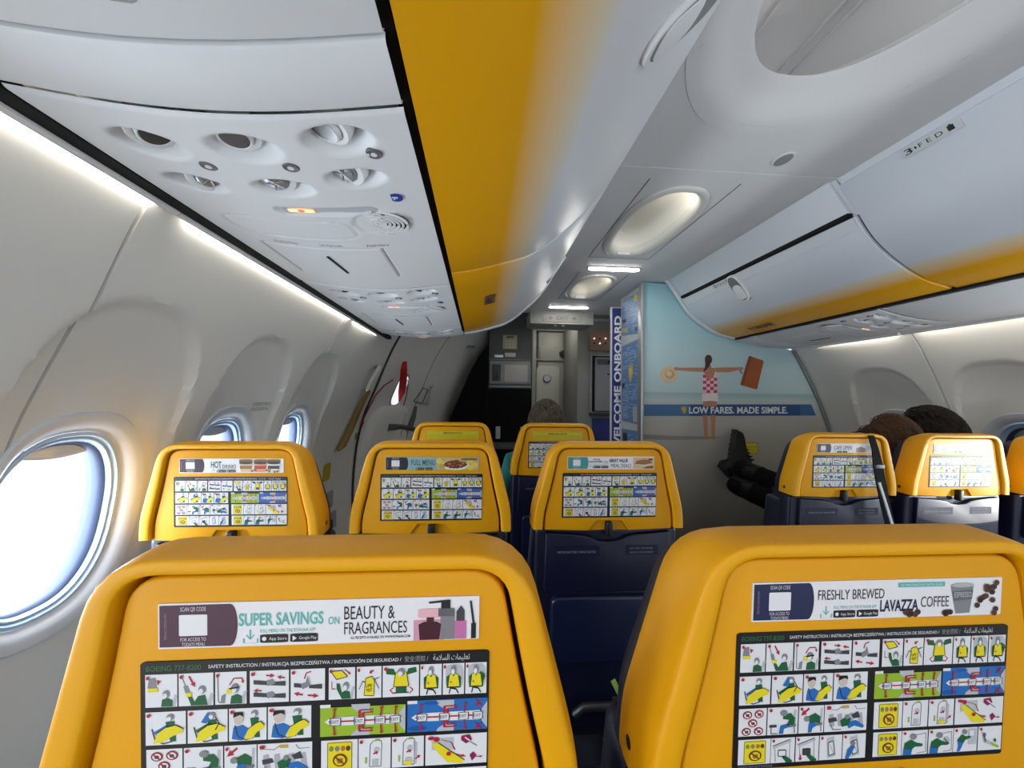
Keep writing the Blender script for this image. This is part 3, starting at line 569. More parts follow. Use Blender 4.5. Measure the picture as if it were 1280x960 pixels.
def make_seat(name='passenger_seat'):
    t = thing(name, (0, 0, 0), 'seat', 'seat')
    m = MB()                                        # yellow shell: a rim swept round the back of the head rest
    prof = [(.10, -.066), (.03, -.060), (-.02, -.046), (-.02, -.030), (.0, -.016), (.03, -.006), (.08, .002), (.12, .0066), (.18, .0082), (.30, .0088), (.62, .0088), (.84, .0084), (.92, .0070), (.965, .003), (.985, -.004), (1., -.024)]
    dip = lambda w: 1-.065*sstep(-.024, -.07, w) if w < -.024 else 1
    m.loft([[S(a+(c-a)*k, (b+(d-b)*k)*dip(w), w) for (a, b), (c, d) in zip(OUT, GRV)] for k, w in prof], 0, closed=False, flip=True)
    for sgn in (0, -1): m.poly([S(OUT[sgn][0]+(GRV[sgn][0]-OUT[sgn][0])*k, 0, w) for k, w in prof])
    m.build('headrest_shell', [yellow], t, smooth=60)
    sc_ = [(a*(1-.003/.15), b-.003) for a, b in GRV]
    outline = [(.171, -.003), ] + sc_[1:-1] + [(-.171, -.003), (-.09, -.006), (-.052, -.007), (-.034, .019), (.034, .019), (.052, -.007), (.09, -.006)]
    m = MB(); m.prism(outline, lambda a, b, d: S(a, b, d), -.026, .0012, 0, bev=.0026)
    m.prism([(-.054, -.008), (-.034, .021), (.034, .021), (.054, -.008)], lambda a, b, d: S(a, b, d), -.02, -.007)
    m.build('headrest_panel', [yellow_in], t, smooth=50)
    m = MB(); m.prism(rrect(0, 0, .009, .021, .007), lambda a, b, d: S(a, b-.002, d), -.008, .011, 0, bev=.004); la = m.build('tray_latch', [blackp], t)
    for sg in (-1, 1):
        m = MB(); m.lathe([(.0065, -.004), (.0065, .002), (.004, .003)], S(sg*.2015, .022, -.036), (sg, 0, .1), 12); m.build('shell_bolt', [dmetal], t)
    big = [(a*.96, b*.85) for a, b in OUT]
    m = MB(); m.prism([(.194, -.03)]+big+[(-.194, -.03)], lambda a, b, d: S(a, b, d), -.050, -.115, 0, bev=.03); m.build('headrest_cushion', [navy_leather], t, smooth=60)
    m = MB(); m.prism(roundpoly([(.210, -.62), (.208, -.3), (.190, -.034), (-.190, -.034), (-.208, -.3), (-.210, -.62)], .02), lambda a, b, d: S(a, b, d), -.062, -.17, 0, bev=.035); m.build('backrest_cushion', [navy_leather], t, smooth=60)
    m = MB(); m.prism(roundpoly([(.196, -.56), (.199, -.3), (.196, -.003), (-.196, -.003), (-.199, -.3), (-.196, -.56)], .015), lambda a, b, d: S(a, b, d), -.061, -.014, 0, bev=.012)
    m.build('back_shell', [navy], t, smooth=50)
    m = MB(); top = [(-.168, -.012), (-.075, -.019), (-.05, -.024), (-.03, -.034), (0, -.037), (.03, -.034), (.05, -.024), (.075, -.019), (.168, -.012)]
    m.prism(top[::-1]+[(-.172, -.16), (-.165, -.172), (.165, -.172), (.172, -.16)], lambda a, b, d: S(a, b, d), -.0135, .002, 0, bev=.004); tr = m.build('tray_table', [navy], t, smooth=50)
    for x0, x1, lines in ((.07, .43, [('FASTEN SEAT BELT WHILE SEATED', .10, .5, .40, .6)]), (.64, .9, [('LIFE VEST IN PANEL', .67, .38, .86, .46), ('ABOVE YOUR HEAD', .67, .56, .86, .64)])):
        p = Print(lambda u, v, d: S((u-.5)*.34, -.03-.06*v, .0022+d), .0002); p.rect(x0, .28, x1, .72, (15, 19, 48), 1)
        for tx in lines: p.text(*tx, (132, 136, 152), 2)
        p.done('placard', tr)
    m = MB(); m.prism(rrect(0, -.275, .15, .09, .02), lambda a, b, d: S(a, b, d), -.0135, .004, 0, bev=.008); m.build('seat_pocket', [mat('navy_gloss', (22, 28, 58), .3)], t, smooth=50)
    m = MB(); m.tube([S(-.08, -.50, .004), S(-.06, -.475, .012), S(.06, -.475, .012), S(.085, -.50, .004), S(.10, -.56, -.01)], .012, 10); m.build('rear_bar', [dmetal], t, smooth=60)
    m = MB(); m.box((0, .36, .40), (.43, .47, .11), 0, .035, 3); m.build('seat_cushion', [navy_leather], t, smooth=60)
    m = MB(); m.box((0, .33, .325), (.42, .40, .035), 0, .01); m.box((0, .18, .30), (.46, .05, .04), 0, .01); m.box((0, .42, .30), (.46, .05, .04), 0, .01); m.build('seat_frame', [dmetal], t)
    for x in (-.15, .15):
        m = MB(); m.tube([(x, .44, .29), (x, .46, .02)], .018, 10); m.tube([(x, .18, .29), (x, .10, .02)], .018, 10); m.box((x, .28, .012), (.05, .46, .022), 0, .006); m.build('leg', [dmetal], t)
    for x in (-.2175, .2175):
        m = MB(); m.box((x, .29, .635), (.026, .40, .035), 0, .012, 3); m.tube([(x, .12, .62), (x, .16, .48), (x, .18, .32)], .012, 8); m.build('armrest', [blackp], t, smooth=50)
    card = safety_card().done('safety_card', t)
    return t
proto = make_seat()
SEATS = [  # x, y, turn, advert, label, group
 (-.116, .324, 0, 'beauty', 'large yellow headrest seat nearest the camera with the plum beauty and fragrances strip', 'seats right before the camera'),
 (.347, .334, 0, 'coffee', 'large yellow headrest seat nearest the camera with the freshly brewed coffee strip', 'seats right before the camera'),
 (-.579, 1.011, 0, 'hot', 'yellow seat beside the left window with the hot drinks strip', 'seats in the second row ahead'),
 (-.116, 1.042, 0, 'menu', 'yellow seat with the blue grey full menu strip', 'seats in the second row ahead'),
 (.347, 1.053, 0, 'meal', 'yellow aisle seat with the meal deals strip, navy back in full view', 'seats in the second row ahead'),
 (-.116, 1.80, 0, 'notice', 'far yellow seat mostly hidden behind the full menu seat, yellow notice strip', 'front row seats'),
 (.347, 1.79, 0, 'notice', 'far yellow seat with a yellow notice strip in front of the grey-haired person', 'front row seats'),
 (1.335, 1.384, 0, 'cafe', 'yellow seat across the aisle with a black strap hung over it', 'seats across the aisle'),
 (1.798, 1.384, 0, 'snack', 'sunlit yellow seat across the aisle in front of the dark-haired person', 'seats across the aisle'),
 (2.261, 1.384, 0, 'snack', 'yellow seat by the right wall cut by the edge of the frame', 'seats across the aisle')]
ADS = {}
for i, (x, y, rz, ad, lb, gp) in enumerate(SEATS):
    s_ = proto if i == 0 else copy_tree(proto)
    s_.location = (x, y, 0); s_.rotation_euler = (0, 0, rz); tag(s_, lb, 'seat', gp); SEATS[i] = s_
for s_, ad in zip(SEATS, ('beauty', 'coffee', 'hot', 'menu', 'meal', 'notice', 'notice', 'cafe', 'snack', 'snack')):
    if ad not in ADS: a = ADS[ad] = advert(ad)
    else: a = ADS[ad].copy(); C.objects.link(a)
    a.parent = s_

# ------------------------------------------------------------------ where a ray through the frame meets a plane or the left wall
CMI = SC.camera.matrix_world.to_3x3()
def ray(px, py): return CMI @ Vector(((px-640)/506.53, -(py-480)/506.53, -1))
def at(px, py, Y): d = ray(px, py)*1; d *= Y/d.y; return Vector((d.x, d.y, H0+d.z))
def atx(px, py, X): d = ray(px, py)*1; d *= X/d.x; return Vector((d.x, d.y, H0+d.z))
def lw_pt(px, py, off=0.):
    d = ray(px, py); d /= d.y; y = .3
    while y < 4.7 and d.x*y > lwall(d.z*y, y)+off: y += .004
    return Vector((d.x*y, y, H0+d.z*y))

# ------------------------------------------------------------------ overhead bins
LP = [(-.088, .362), (-.02, .375), (.06, .397), (.151, .43), (.26, .515), (.359, .622), (.42, .72), (.44, .79)]
RP = [(1.685, .409), (1.585, .433), (1.495, .476), (1.374, .571), (1.30, .676), (1.225, .778)]
def dense(P, n=40):
    """smooth resampling of an open profile, with outward normals"""
    L = [0.]
    for a, b in zip(P, P[1:]): L.append(L[-1]+math.hypot(b[0]-a[0], b[1]-a[1]))
    tx = [(l, p[0]) for l, p in zip(L, P)]; tz = [(l, p[1]) for l, p in zip(L, P)]; o = []
    for k in range(n+1):
        l = L[-1]*k/n; o.append((interp(tx, l), interp(tz, l)))
    return o
def offs(P, d, side):
    out = []
    for i, p in enumerate(P):
        a, b = P[max(i-1, 0)], P[min(i+1, len(P)-1)]; t = Vector((b[0]-a[0], b[1]-a[1])).normalized()
        n = Vector((t.y, -t.x)) if side < 0 else Vector((-t.y, t.x)); n = n if (n.y < 0 or abs(n.y) < 1e-6) else -n
        out.append((p[0]+n.x*d, p[1]+n.y*d))
    return out
paintL = ramp_mat('bin_paint_wide_fade', [(0, (234, 168, 16)), (.20, (234, 168, 16)), (.31, (228, 214, 186)), (.35, (226, 228, 232))], .32)
paintR = ramp_mat('bin_paint_narrow_fade', [(0, (234, 168, 16)), (.20, (234, 168, 16)), (.31, (228, 214, 186)), (.35, (222, 227, 236))], .32)
bin_w = mat('bin_white', (226, 230, 236), .35)
def make_bin(side, y0, y1, t0, t1, label, end=False, latch=None, word=None, tagw=None, header=False):
    P = dense(LP if side < 0 else RP); n = len(P)-1; yc = (y0+y1)/2
    t = thing('overhead_bin', (0, yc, H0), label, 'overhead bin', 'left overhead bins' if side < 0 else 'right overhead bins')
    back = [(.44, .88), (-.32, .88), (-.50, .55), (-.55, .40), (-.10, .385)] if side < 0 else [(1.225, .88), (1.80, .88), (2.05, .56), (2.09, .41), (1.70, .43)]
    m = MB(); body = offs(P, -.014, side)+back
    m.loft([[(x, y-yc, z) for x, z in body] for y in (y0+.001, y1-.001)], 0, True, True, True); m.m = [1 if (i % len(body)) < n-1 and i < len(body) and i % len(body) < n*t1-1 else 0 for i in range(len(m.f))]; m.build('body', [bin_w, gap], t, smooth=30)  # body faces behind the doors are black to imitate shade in the gaps
    i0, i1 = round(n*t0), round(n*t1); D = P[i0:i1+1]; m = MB(); g = .004
    seq = [(y0+g, -.013), (y0+g, -.004), (y0+g+.002, -.001), (y0+g+.006, 0)] + [(y0+(y1-y0)*k/6, 0) for k in range(1, 6)] + [(y1-g-.006, 0), (y1-g-.002, -.001), (y1-g, -.004), (y1-g, -.013)]
    lo = []
    for y, d in seq:
        q = offs(D, d, side); fst, lst = offs(D, min(d, -.002)-.011, side)[0], offs(D, min(d, -.002)-.011, side)[-1]
        lo.append([(x, y-yc, z) for x, z in [fst]+q+[lst]])
    o = m.loft(lo, 0, closed=False)
    for li in range(len(seq)):
        for k in range(len(lo[0])): m.uv[li*len(lo[0])+k] = ((i0+max(0, min(len(D)-1, k-1)))/n, 0)
    dr = m.build('door', [paintL if side < 0 else paintR], t, smooth=40)
    if header:
        m = MB(); Hh = P[i1+1:]; m.loft([[(x, y-yc, z) for x, z in offs(Hh, d, side)] for y, d in ((y0+.02, -.013), (y0+.02, -.002), (y0+.024, 0), (y1-.024, 0), (y1-.02, -.002), (y1-.02, -.013))], 0, closed=False); m.build('header_rail', [bin_w], t, smooth=40)
        m = MB(); a, b = P[i1], P[i1+1]; m.box(((a[0]+b[0])/2, 0, (a[1]+b[1])/2+.004), (.02, (y1-y0)*.97, .014), 0); m.build('gap_strip', [gap], t)
        m = MB(); q = offs(P[i1-3:i1+1], .004, side); q2 = offs(P[i1-3:i1+1], -.003, side); m.loft([[(x, y-yc, z) for x, z in q2[:1]+q+q2[-1:]] for y in (y0+.012, y1-.012)], 0, closed=False); m.build('grip_rail', [bin_w], t, smooth=40)
    if end:
        m = MB(); e = offs(P, .006, side)+back; i_ = offs(P, -.006, side)+back
        m.loft([[(x, y-yc, z) for x, z in l] for y, l in ((y1+.001, i_), (y1+.001, offs(P, .003, side)+back), (y1+.006, e), (y1+.034, e), (y1+.040, offs(P, .002, side)+back), (y1+.044, offs(P, -.01, side)+back))], 0, True, True, True); m.build('end_frame', [bin_w], t, smooth=40)
    def frame(tt, y, lift):
        i = max(1, min(n-1, round(n*tt))); p = offs(P, lift, side)[i]; a, b = P[i-1], P[i+1]; u = Vector((b[0]-a[0], 0, b[1]-a[1])).normalized(); v = Vector((0, 1, 0)); nn = u.cross(v)
        if nn.z > 0: nn = -nn
        return Vector((p[0], y-yc, p[1])), u, v, nn
    if latch:
        o, u, v, nn = frame(latch[0], latch[1], .004); f = lambda a, b, d: o+u*a+v*b+nn*d
        m = MB(); m.prism(sell(0, 0, .082, .046, 2.6, 32), f, -.012, .0015, 0, bev=.002); la = m.build('latch', [white], dr, smooth=50)
        m = MB(); m.prism(sell(0, 0, .072, .037, 2.6, 32), f, .0012, .0018, 0); m.build('latch_recess', [mat('latch_recess', (122, 126, 124), .4)], la)
        m = MB(); m.prism(sell(-.022, 0, .044, .033, 2.8, 32), f, .0012, .0035, 0, bev=.001); m.build('paddle', [white], la)
    if word:
        tt, y, L, hgt, along = word; o, u, v, nn = frame(tt, y, .0015)
        sg = 1 if side < 0 else -1
        p = Print(lambda a, b, d: o+v*((a-.5)*L*sg)-u*((b-.5)*hgt)+nn*d)
        p.text('RYANAIR', 0, 0, 1, 1, (38, 44, 84), 1, .03)
        p.done('lettering', dr)
    if tagw:
        txt, tt, y = tagw; o, u, v, nn = frame(tt, y, .0045)
        s_ = 1 if side < 0 else -1
        f = lambda a, b, d: o+v*((a-.5)*.15*s_)-u*((b-.5)*.028)+nn*d
        p = Print(f); p.mb.prism(rrect(.5, .5, .5, .5, .02), f, -.003, .001, p.mi((216, 218, 222))); p.text(txt, .06, .2, .20, .8, (40, 42, 48), 6, .01)
        p.text('F E D', .32, .28, .72, .72, (40, 42, 48), 6); p.ell(.26, .5, .02, .14, (40, 42, 48), 6); p.rect(.80, .25, .9, .78, (40, 42, 48), 6); p.rect(.83, .14, .87, .25, (40, 42, 48), 6)
        p.done('row_label', t)
    return t
make_bin(-1, -1.55, 0.0, 0, 1, 'overhead bin on the left with a wide yellow edge, at the top frame edge')
make_bin(-1, .004, 1.2, 0, 1, 'nearest left overhead bin with a wide yellow band and an oval latch', latch=(.575, .53))
make_bin(-1, 1.204, 2.32, 0, 1, 'last left overhead bin with small vertical navy lettering on the yellow band', end=True, latch=(.80, 2.05), word=(.17, 1.62, .15, .045, 1))
make_bin(1, -1.55, .02, 0, .96, 'overhead bin on the right outside the row label, at the frame edge')
make_bin(1, .024, 1.306, 0, .96, 'right overhead bin with the row three label on its upper edge', tagw=('3', .93, 1.02), word=(.12, .70, .22, .045, 0))
make_bin(1, 1.31, 2.55, 0, .76, 'right overhead bin next to the beach poster with oval latch and navy lettering', end=True, header=True, latch=(.615, 2.03), tagw=('2', .735, 2.12), word=(.12, 2.20, .2, .04, 0))
m = MB(); m.box((-.10, .38, H0+.378), (.016, 3.86, .02)); struct(m.build('trim_5', [gap], smooth=0))
m = MB(); m.box((1.70, .52, H0+.412), (.018, 4.1, .02)); struct(m.build('trim_6', [gap], smooth=0))

# ------------------------------------------------------------------ passenger service panels under the bins
def psu_surface(side):
    if side < 0: return lambda u, y, up=0.: Vector((-.557+.457*u, y, .352+.004*u-.022*math.sin(PI*min(1, max(0, u)))+up))
    return lambda u, y, up=0.: Vector((2.108-.402*u, y, .350+.047*u-.016*math.sin(PI*min(1, max(0, u)))+up))
LIGHTS = [(.24, .076), (.487, .064), (.76, .048)]; NOZ = [(.24, .188), (.485, .176), (.745, .150)]; BTN = [(.335, .122), (.60, .112), (.875, .088)]
def pockets(u, y, W):
    z = 0.
    for k, (cu, cy) in enumerate(LIGHTS):
        du, dy = (u-cu-[-.02, .02, .03][k])*W, y-cy-.008; r = math.hypot(du/.052, dy/.036); z += .036*(1-sstep(.3, 1, r))
    for k, (cu, cy) in enumerate(NOZ):
        du, dy = (u-cu-[-.04, .03, .035][k])*W, y-cy; r = math.hypot(du/.052, dy/.030); z += .032*(1-sstep(.3, 1, r))
    r = math.hypot(max(0, abs((u-.6)*W)-.075)/.016, (y-.258)/.016); z += .006*(1-sstep(.75, 1, r))
    r = (abs((u-.777)*W/.054)**2+abs((y-.318)/.052)**2)**.5; z += .003*(1-sstep(.92, 1, r))
    a, b = (u-.385)*W, y-.345; r = (abs(a/.122)**4+abs(b/.045)**4)**.25; z += .0035*(1-sstep(.0, .035, abs(r-1)))
    if .445 < y < .67:
        for c in (.134, .715): z += .006*(1-sstep(.0, .004, abs(u-c)*W)) 
    if .130 < u < .72: z += .006*(1-sstep(0, .003, abs(y-.447)))
    return z
def make_psu(side, y0, ln, label, group):
    fn = psu_surface(side); W = .457 if side < 0 else .402; t = thing('service_panel', (0, y0, H0), label, 'service panel', group)
    us = frange(0, 1, .0095); ys = frange(.003, ln-.003, .0042); n = len(us); m = MB()
    vs = []
    for y in ys:
        e = min(y-.003, ln-.003-y); 
        for u in us: vs.append(fn(u, y, pockets(u, y, W)+(.003*(1-sstep(0, .006, e)) if e < .006 else 0)))
    fs = []
    for i in range(len(ys)-1):
        for j in range(n-1): a = i*n+j; fs.append([a, a+n, a+n+1, a+1] if side < 0 else [a, a+1, a+n+1, a+n])
    m.add(vs, fs); m.build('panel', [white2], t, smooth=70, calc=False)
    sd = 1 if side < 0 else -1
    for k, (u, y) in enumerate(LIGHTS):
        o = fn(u, y, .020); d = Vector((sd*(.5, .05, -.3)[k], -.12, -1)).normalized()
        m = MB(); m.lathe([(.033, -.014), (.033, .0), (.031, .004), (.024, .004), (.0235, .001)], o, d, 28); m.lathe([(.0225, -.002), (.022, .008), (.0195, .011), (.018, .010)], o, d, 28); l = m.build('reading_light', [white], t, smooth=40)
        m = MB(); m.lathe([(.018, .004), (.018, .0105)], o, d, 24); m.build('lens', [lensm], l)
    for k, (u, y) in enumerate(NOZ):
        o = fn(u, y, .019); d = Vector((sd*(.6, 0, -.3)[k], -.3, -1)).normalized()
        m = MB(); m.lathe([(.032, -.014), (.032, 0), (.030, .004), (.021, .0045), (.0205, .001)], o, d, 28); nz = m.build('air_nozzle', [white], t, smooth=40)
        m = MB(); m.lathe([(.0195, -.002), (.019, .008), (.015, .011), (.006, .011), (.005, .008)], o, d, 20)
        a = d.orthogonal().normalized(); b = d.cross(a)
        for q in range(3):
            e = a*math.cos(q*PI/3)+b*math.sin(q*PI/3); m.tube([o+d*.011-e*.016, o+d*.0125, o+d*.011+e*.016], .0016, 5)
        m.build('nozzle_core', [silver], nz, smooth=40)
    for u, y in BTN:
        o = fn(u, y, .001); m = MB(); m.lathe([(.012, -.003), (.012, .001), (.0105, .0025), (.009, .002)], o, (0, 0, -1), 20); b_ = m.build('call_button', [mat('button_grey', (96, 98, 102), .4)], t)
        m = MB(); m.lathe([(.0045, 0), (.0045, .003)], o, (0, 0, -1), 14); m.build('button_symbol', [white], b_)
    if ln > .3 or True:
        P3 = lambda a, b, d: fn(.425+a*.385, .245+b*.026, .005-d)
        m = MB(); m.prism(rrect(.5, .5, .49, .45, .05), P3, 0, .003); sg = m.build('sign_bar', [mat('sign_bar', (196, 197, 205), .35)], t)
        P4 = lambda a, b, d: fn(.425+a*.385, .245+b*.026, .0016-d)
        p = Print(P4); p.rr(.06, .24, .32, .72, mat('sign_amber', (255, 206, 150), .5, emit=.9), 1, .3); p.ell(.19, .48, .035, .2, mat('sign_red', (255, 70, 60), .5, emit=1.6), 2); p.done('lit_sign', sg)
    if ln > .5:
        lg = fn(.883, .217, .0005); m = MB(); m.lathe([(.0135, -.002), (.0135, .0015)], lg, (0, 0, -1), 20); s_ = m.build('blue_sticker', [mat('sticker_blue', (28, 62, 160), .4)], t)
        p = Print(lambda a, b, d: lg+Vector((sd*(a-.5)*.02, (.5-b)*.02, -.0017-d))); p.ell(.4, .3, .1, .12, (230, 232, 240), 1); p.poly([(.2, .5), (.7, .45), (.8, .7), (.3, .75)], (230, 232, 240), 1); p.done('sticker_symbol', s_)
        m = MB(); c = fn(.777, .318, .0035)
        m.lathe([(.004, 0), (.004, .003)], c, (0, 0, -1), 12)
        for k in range(1, 7):
            r0 = .0085*k-.001; r1 = r0+.0045
            for q in range(4):
                a0, a1 = q*PI/2+.09+.3*(k % 2), q*PI/2+PI/2-.09+.3*(k % 2)
                lo = []
                for s_ in range(9):
                    a = a0+(a1-a0)*s_/8; lo.append([c+Vector((math.cos(a)*r*1., math.sin(a)*r*.96, z)) for r, z in ((r0, 0), (r0, -.0035), (r1, -.0035), (r1, 0))])
                m.loft(lo, 0, True, True, True)
        gr = m.build('speaker_grille', [white], t)
        m = MB(); m.prism(sell(0, 0, .053, .05, 2, 32), lambda a, b, d: c+Vector((a, b, -d)), -.002, -.0005); m.build('speaker_well', [gap], gr)
        m = MB(); m.prism(roundpoly([(.40, .50), (.415, .50), (.432, .63), (.417, .63)], .004), lambda u, y, d: fn(u, y, .0012-d), -.002, .003); m.build('mask_door_slot', [gap], t)
        p = Print(lambda a, b, d: fn(.14+a*.66, .415+b*.02, .0-d)); p.step = .0006
        for x0, tx in ((.12, 'Push Here'), (.44, 'Life Vest Inside'), (.78, 'Push Here')): p.text(tx, x0, .2, x0+.16, .8, (120, 124, 130), 1)
        p.done('placard', t)
    return t
ps = make_psu(-1, .50, .80, 'nearest service panel on the left with reading lights and air nozzles', 'service panels under the left bins')
c_ = copy_tree(ps); c_.location.y = 1.30; c_['label'] = 'middle service panel on the left, smaller lights and nozzles seen edge on'
make_psu(-1, 2.10, .262, 'last short service panel on the left just before the entry door', 'service panels under the left bins')
pr = make_psu(1, 1.60, .80, 'service panel under the right bin beside the beach poster', 'service panels under the right bins')
c_ = copy_tree(pr); c_.location.y = -.02; c_['label'] = 'service panel under the right bins cut by the frame edge'
def blank(side, y0, y1, label, handle=False):
    fn = psu_surface(side); t = thing('blanking_unit', (0, y0, H0), label, 'ceiling panel', 'blank panels under the bins'); m = MB(); lo = []
    for y, up in ((0, .008), (.0015, .002), (.006, 0), (y1-y0-.006, 0), (y1-y0-.0015, .002), (y1-y0, .008)): lo.append([fn(k/24, y, up) for k in range(25)])
    m.loft(lo, 0, closed=False); m.build('panel', [white2], t, smooth=50)
    if handle:
        m = MB(); q = [tuple(fn(u, y, -.0002)) for u, y in rrect(.33, (y1-y0)-.14, .26, .10, .03)]; m.tube(q+[q[0]], .0016, 5); m.build('hatch_edge', [grey], t)
blank(-1, -1.55, .40, 'blank overhead panel with a hatch outline, at the top left of the frame', True)
blank(-1, .404, .498, 'narrow blank overhead panel before the nearest reading lights')
blank(1, .79, 1.595, 'blank overhead panel under the right bin with the row three label')
blank(1, 2.404, 2.59, 'narrow blank overhead panel against the beach poster')

# ------------------------------------------------------------------ beach poster wall and the closet behind it
BY = 2.60
def poster_wall():
    edge = [(rwall(h, BY+.02)-.004, h) for h in (-1.26, -1.0, -.8, -.6, -.45, -.3, -.15, 0, .12, .24, .34)]
    out = [(1.075, -1.26)]+edge+[(2.0, .37), (1.8, .50), (1.5, .62), (1.3, .765), (1.075, .775)]
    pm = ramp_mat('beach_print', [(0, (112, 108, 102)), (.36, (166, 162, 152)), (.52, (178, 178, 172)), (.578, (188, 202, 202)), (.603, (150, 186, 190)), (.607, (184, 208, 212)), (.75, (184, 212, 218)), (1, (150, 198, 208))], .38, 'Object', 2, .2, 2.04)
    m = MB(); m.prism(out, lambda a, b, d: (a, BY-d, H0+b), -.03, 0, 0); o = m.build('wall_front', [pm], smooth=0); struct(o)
    sc = Print(lambda a, b, d: at(a, b, BY)+Vector((0, -.0005-d, 0)), .0004)
    sk, hr, pk = (186, 128, 96), (66, 40, 28), (196, 52, 92)
    sc.poly([(803, 505.5), (1014, 505.5), (1020, 519.5), (803, 520)], (62, 108, 156), 1); sc.poly([(862, 505.5), (1000, 505.5), (1000, 519.5), (862, 520)], (40, 82, 136), 2)
    sc.text('LOW FARES. MADE SIMPLE.', 861, 508.5, 984, 517, (228, 230, 232), 6, .03); sc.poly([(851, 508.5), (858, 508.5), (857.5, 514), (854.5, 517.5), (852, 513)], (196, 160, 60), 6)
    sc.poly([(803, 543), (846, 545), (905, 546), (880, 549), (840, 550), (803, 549)], (140, 138, 130), 1)
    sc.poly([(878, 519), (884, 519), (884.6, 545), (886, 549), (880, 549), (880.4, 545)], sk, 3); sc.poly([(888, 519), (894.5, 519), (893, 545), (895, 549), (888, 549), (889.5, 545)], sk, 3); sc.poly([(879, 500), (896, 500), (895.5, 508), (879, 508)], sk, 3)
    sc.poly([(877.5, 490), (896.5, 490), (898, 502), (888, 501), (877, 502)], (232, 226, 226), 4)
    sc.poly([(878, 468), (881, 462), (893, 462), (896, 468), (896.5, 491), (878, 492)], (228, 206, 214), 4)
    for i in range(4):
        for j in range(6):
            if (i+j) % 2 == 0: sc.rect(878.4+i*4.5, 468.4+j*3.8, 878.4+i*4.5+4.4, 468.4+j*3.8+3.8, pk, 5)
    sc.poly([(878, 460), (895, 460), (892, 470), (886.5, 476), (881, 469)], sk, 6); sc.poly([(879, 459.5), (845, 459.6), (844, 462.6), (860, 464), (880, 465)], sk, 4); sc.poly([(894, 459.5), (926, 459), (927.5, 461.6), (910, 465.5), (894, 465)], sk, 4)
    sc.ell(885.3, 449.5, 4.6, 6, hr, 7); sc.poly([(881.5, 452), (889, 452), (886, 458), (882, 463), (878.5, 465), (881, 458)], hr, 7); sc.poly([(882.5, 456), (888, 456), (889, 461), (881, 461)], sk, 6)
    sc.ell(836, 468, 10.8, 10, (214, 190, 148), 5, 26); sc.ell(837, 468, 6, 5.6, (190, 162, 118), 6, 20); sc.ell(836, 467, 3.8, 3.4, (222, 200, 162), 7, 16); sc.ell(845, 461, 3, 2.2, sk, 8)
    sc.poly(roundpoly([(936, 444.5), (954.5, 451), (946, 487), (925, 481)], 2), (166, 82, 32), 5); sc.poly(roundpoly([(936, 444.5), (939, 445.5), (929, 482), (925, 481)], 1), (138, 62, 22), 6); sc.line([(927, 460), (924.5, 464), (927.5, 467)], 1.1, (90, 44, 20), 6); sc.ell(926.5, 460.5, 2.2, 1.8, sk, 7)
    sc.done('beach_print', o)
    q = Print(lambda a, b, d: at(a, b, BY)+Vector((0, -.0006-d, 0)), .0006)
    q.poly(rrect(938, 560.3, 8.8, 7.2, 1.2), (96, 88, 20), 1); q.poly(rrect(938, 560.3, 8.2, 6.6, 1.), (212, 194, 44), 2); q.line([(931, 558.2), (945, 558.6)], .6, (96, 88, 20), 3)
    for k in range(3): q.line([(932, 561+k*1.8), (944, 561+k*1.8)], .4, (130, 118, 30), 3)
    tag(q.done('warning_sticker'), 'small yellow warning sticker on the poster wall beside the black boots', 'sticker')
    m = MB(); pts = [(rwall(h, BY)-.012, BY-.006, H0+h) for h in frange(-1.25, .345, .06)]; m.tube(pts, .011, 8); struct(m.build('trim_7', [mat('seal_grey', (120, 128, 130), .5)], smooth=60))
poster_wall()
m = MB(); m.box((1.612, 2.828, 1.02), (1.074, .386, 2.03), 0); t = m.build('closet', [mat('closet_white', (196, 204, 214), .4)], smooth=0); tag(t, 'tall grey closet with blue notices on its aisle side', 'closet')
m = MB(); m.box((1.0625, 2.602, 1.02), (.022, .062, 2.035), 0, .006); struct(m.build('trim_9', [silver]))
SX = 1.0738
def side_print(): return Print(lambda a, b, d: (lambda q: Vector((SX-.0005-d, q.y, q.z)))(atx(a, b, SX)), .0008)
def notice(name, x0, x1, ya0, ya1, yb0, yb1, label, crest, stk):
    """a blue notice on the closet side: left edge (ya0, yb0), right edge (ya1, yb1) in its own plane"""
    p = side_print(); F = lambda a, b: (x0+(x1-x0)*a, (ya0+(ya1-ya0)*a)*(1-b)+(yb0+(yb1-yb0)*a)*b)
    P = lambda l: [F(a, b) for a, b in l]
    p.poly(P([(0, 0), (0, 1), (1, 1), (1, 0)]), (150, 154, 160), 1); p.poly(P([(.06, .015), (.06, .985), (.95, .985), (.95, .015)]), (92, 136, 190), 2)
    random.seed(len(name)); v = .06
    while v < .95:
        u = .1
        while u < .86:
            w_ = random.uniform(.05, .3); 
            if random.random() < .62 and not (crest and .3 < v < .52 and .3 < u+w_/2 < .72): p.poly(P([(u, v), (u, v+.008), (min(.92, u+w_), v+.008), (min(.92, u+w_), v)]), (190, 208, 228), 3)
            u += w_+.05
        v += .022 if ya1-ya0 < 100 else .03
    if crest:
        c = P([(.40, .30), (.66, .27), (.70, .36), (.62, .46), (.50, .50), (.42, .42)]); p.poly(c, (206, 176, 84), 4); p.poly(P([(.46, .33), (.60, .31), (.62, .37), (.52, .44)]), (222, 206, 150), 5); p.poly(P([(.68, .80), (.68, .975), (.92, .975), (.92, .80)]), (196, 198, 200), 4)
        for k in range(6): p.line(P([(.72, .82+k*.024), (.88, .82+k*.024)]), .5, (150, 154, 160), 5)
    for a, b, w_, h_, c in stk: p.poly(P([(a, b), (a, b+h_), (a+w_, b+h_), (a+w_, b)]), c, 5)
    tag(p.done(name), label, 'notice', 'blue notices on the closet')
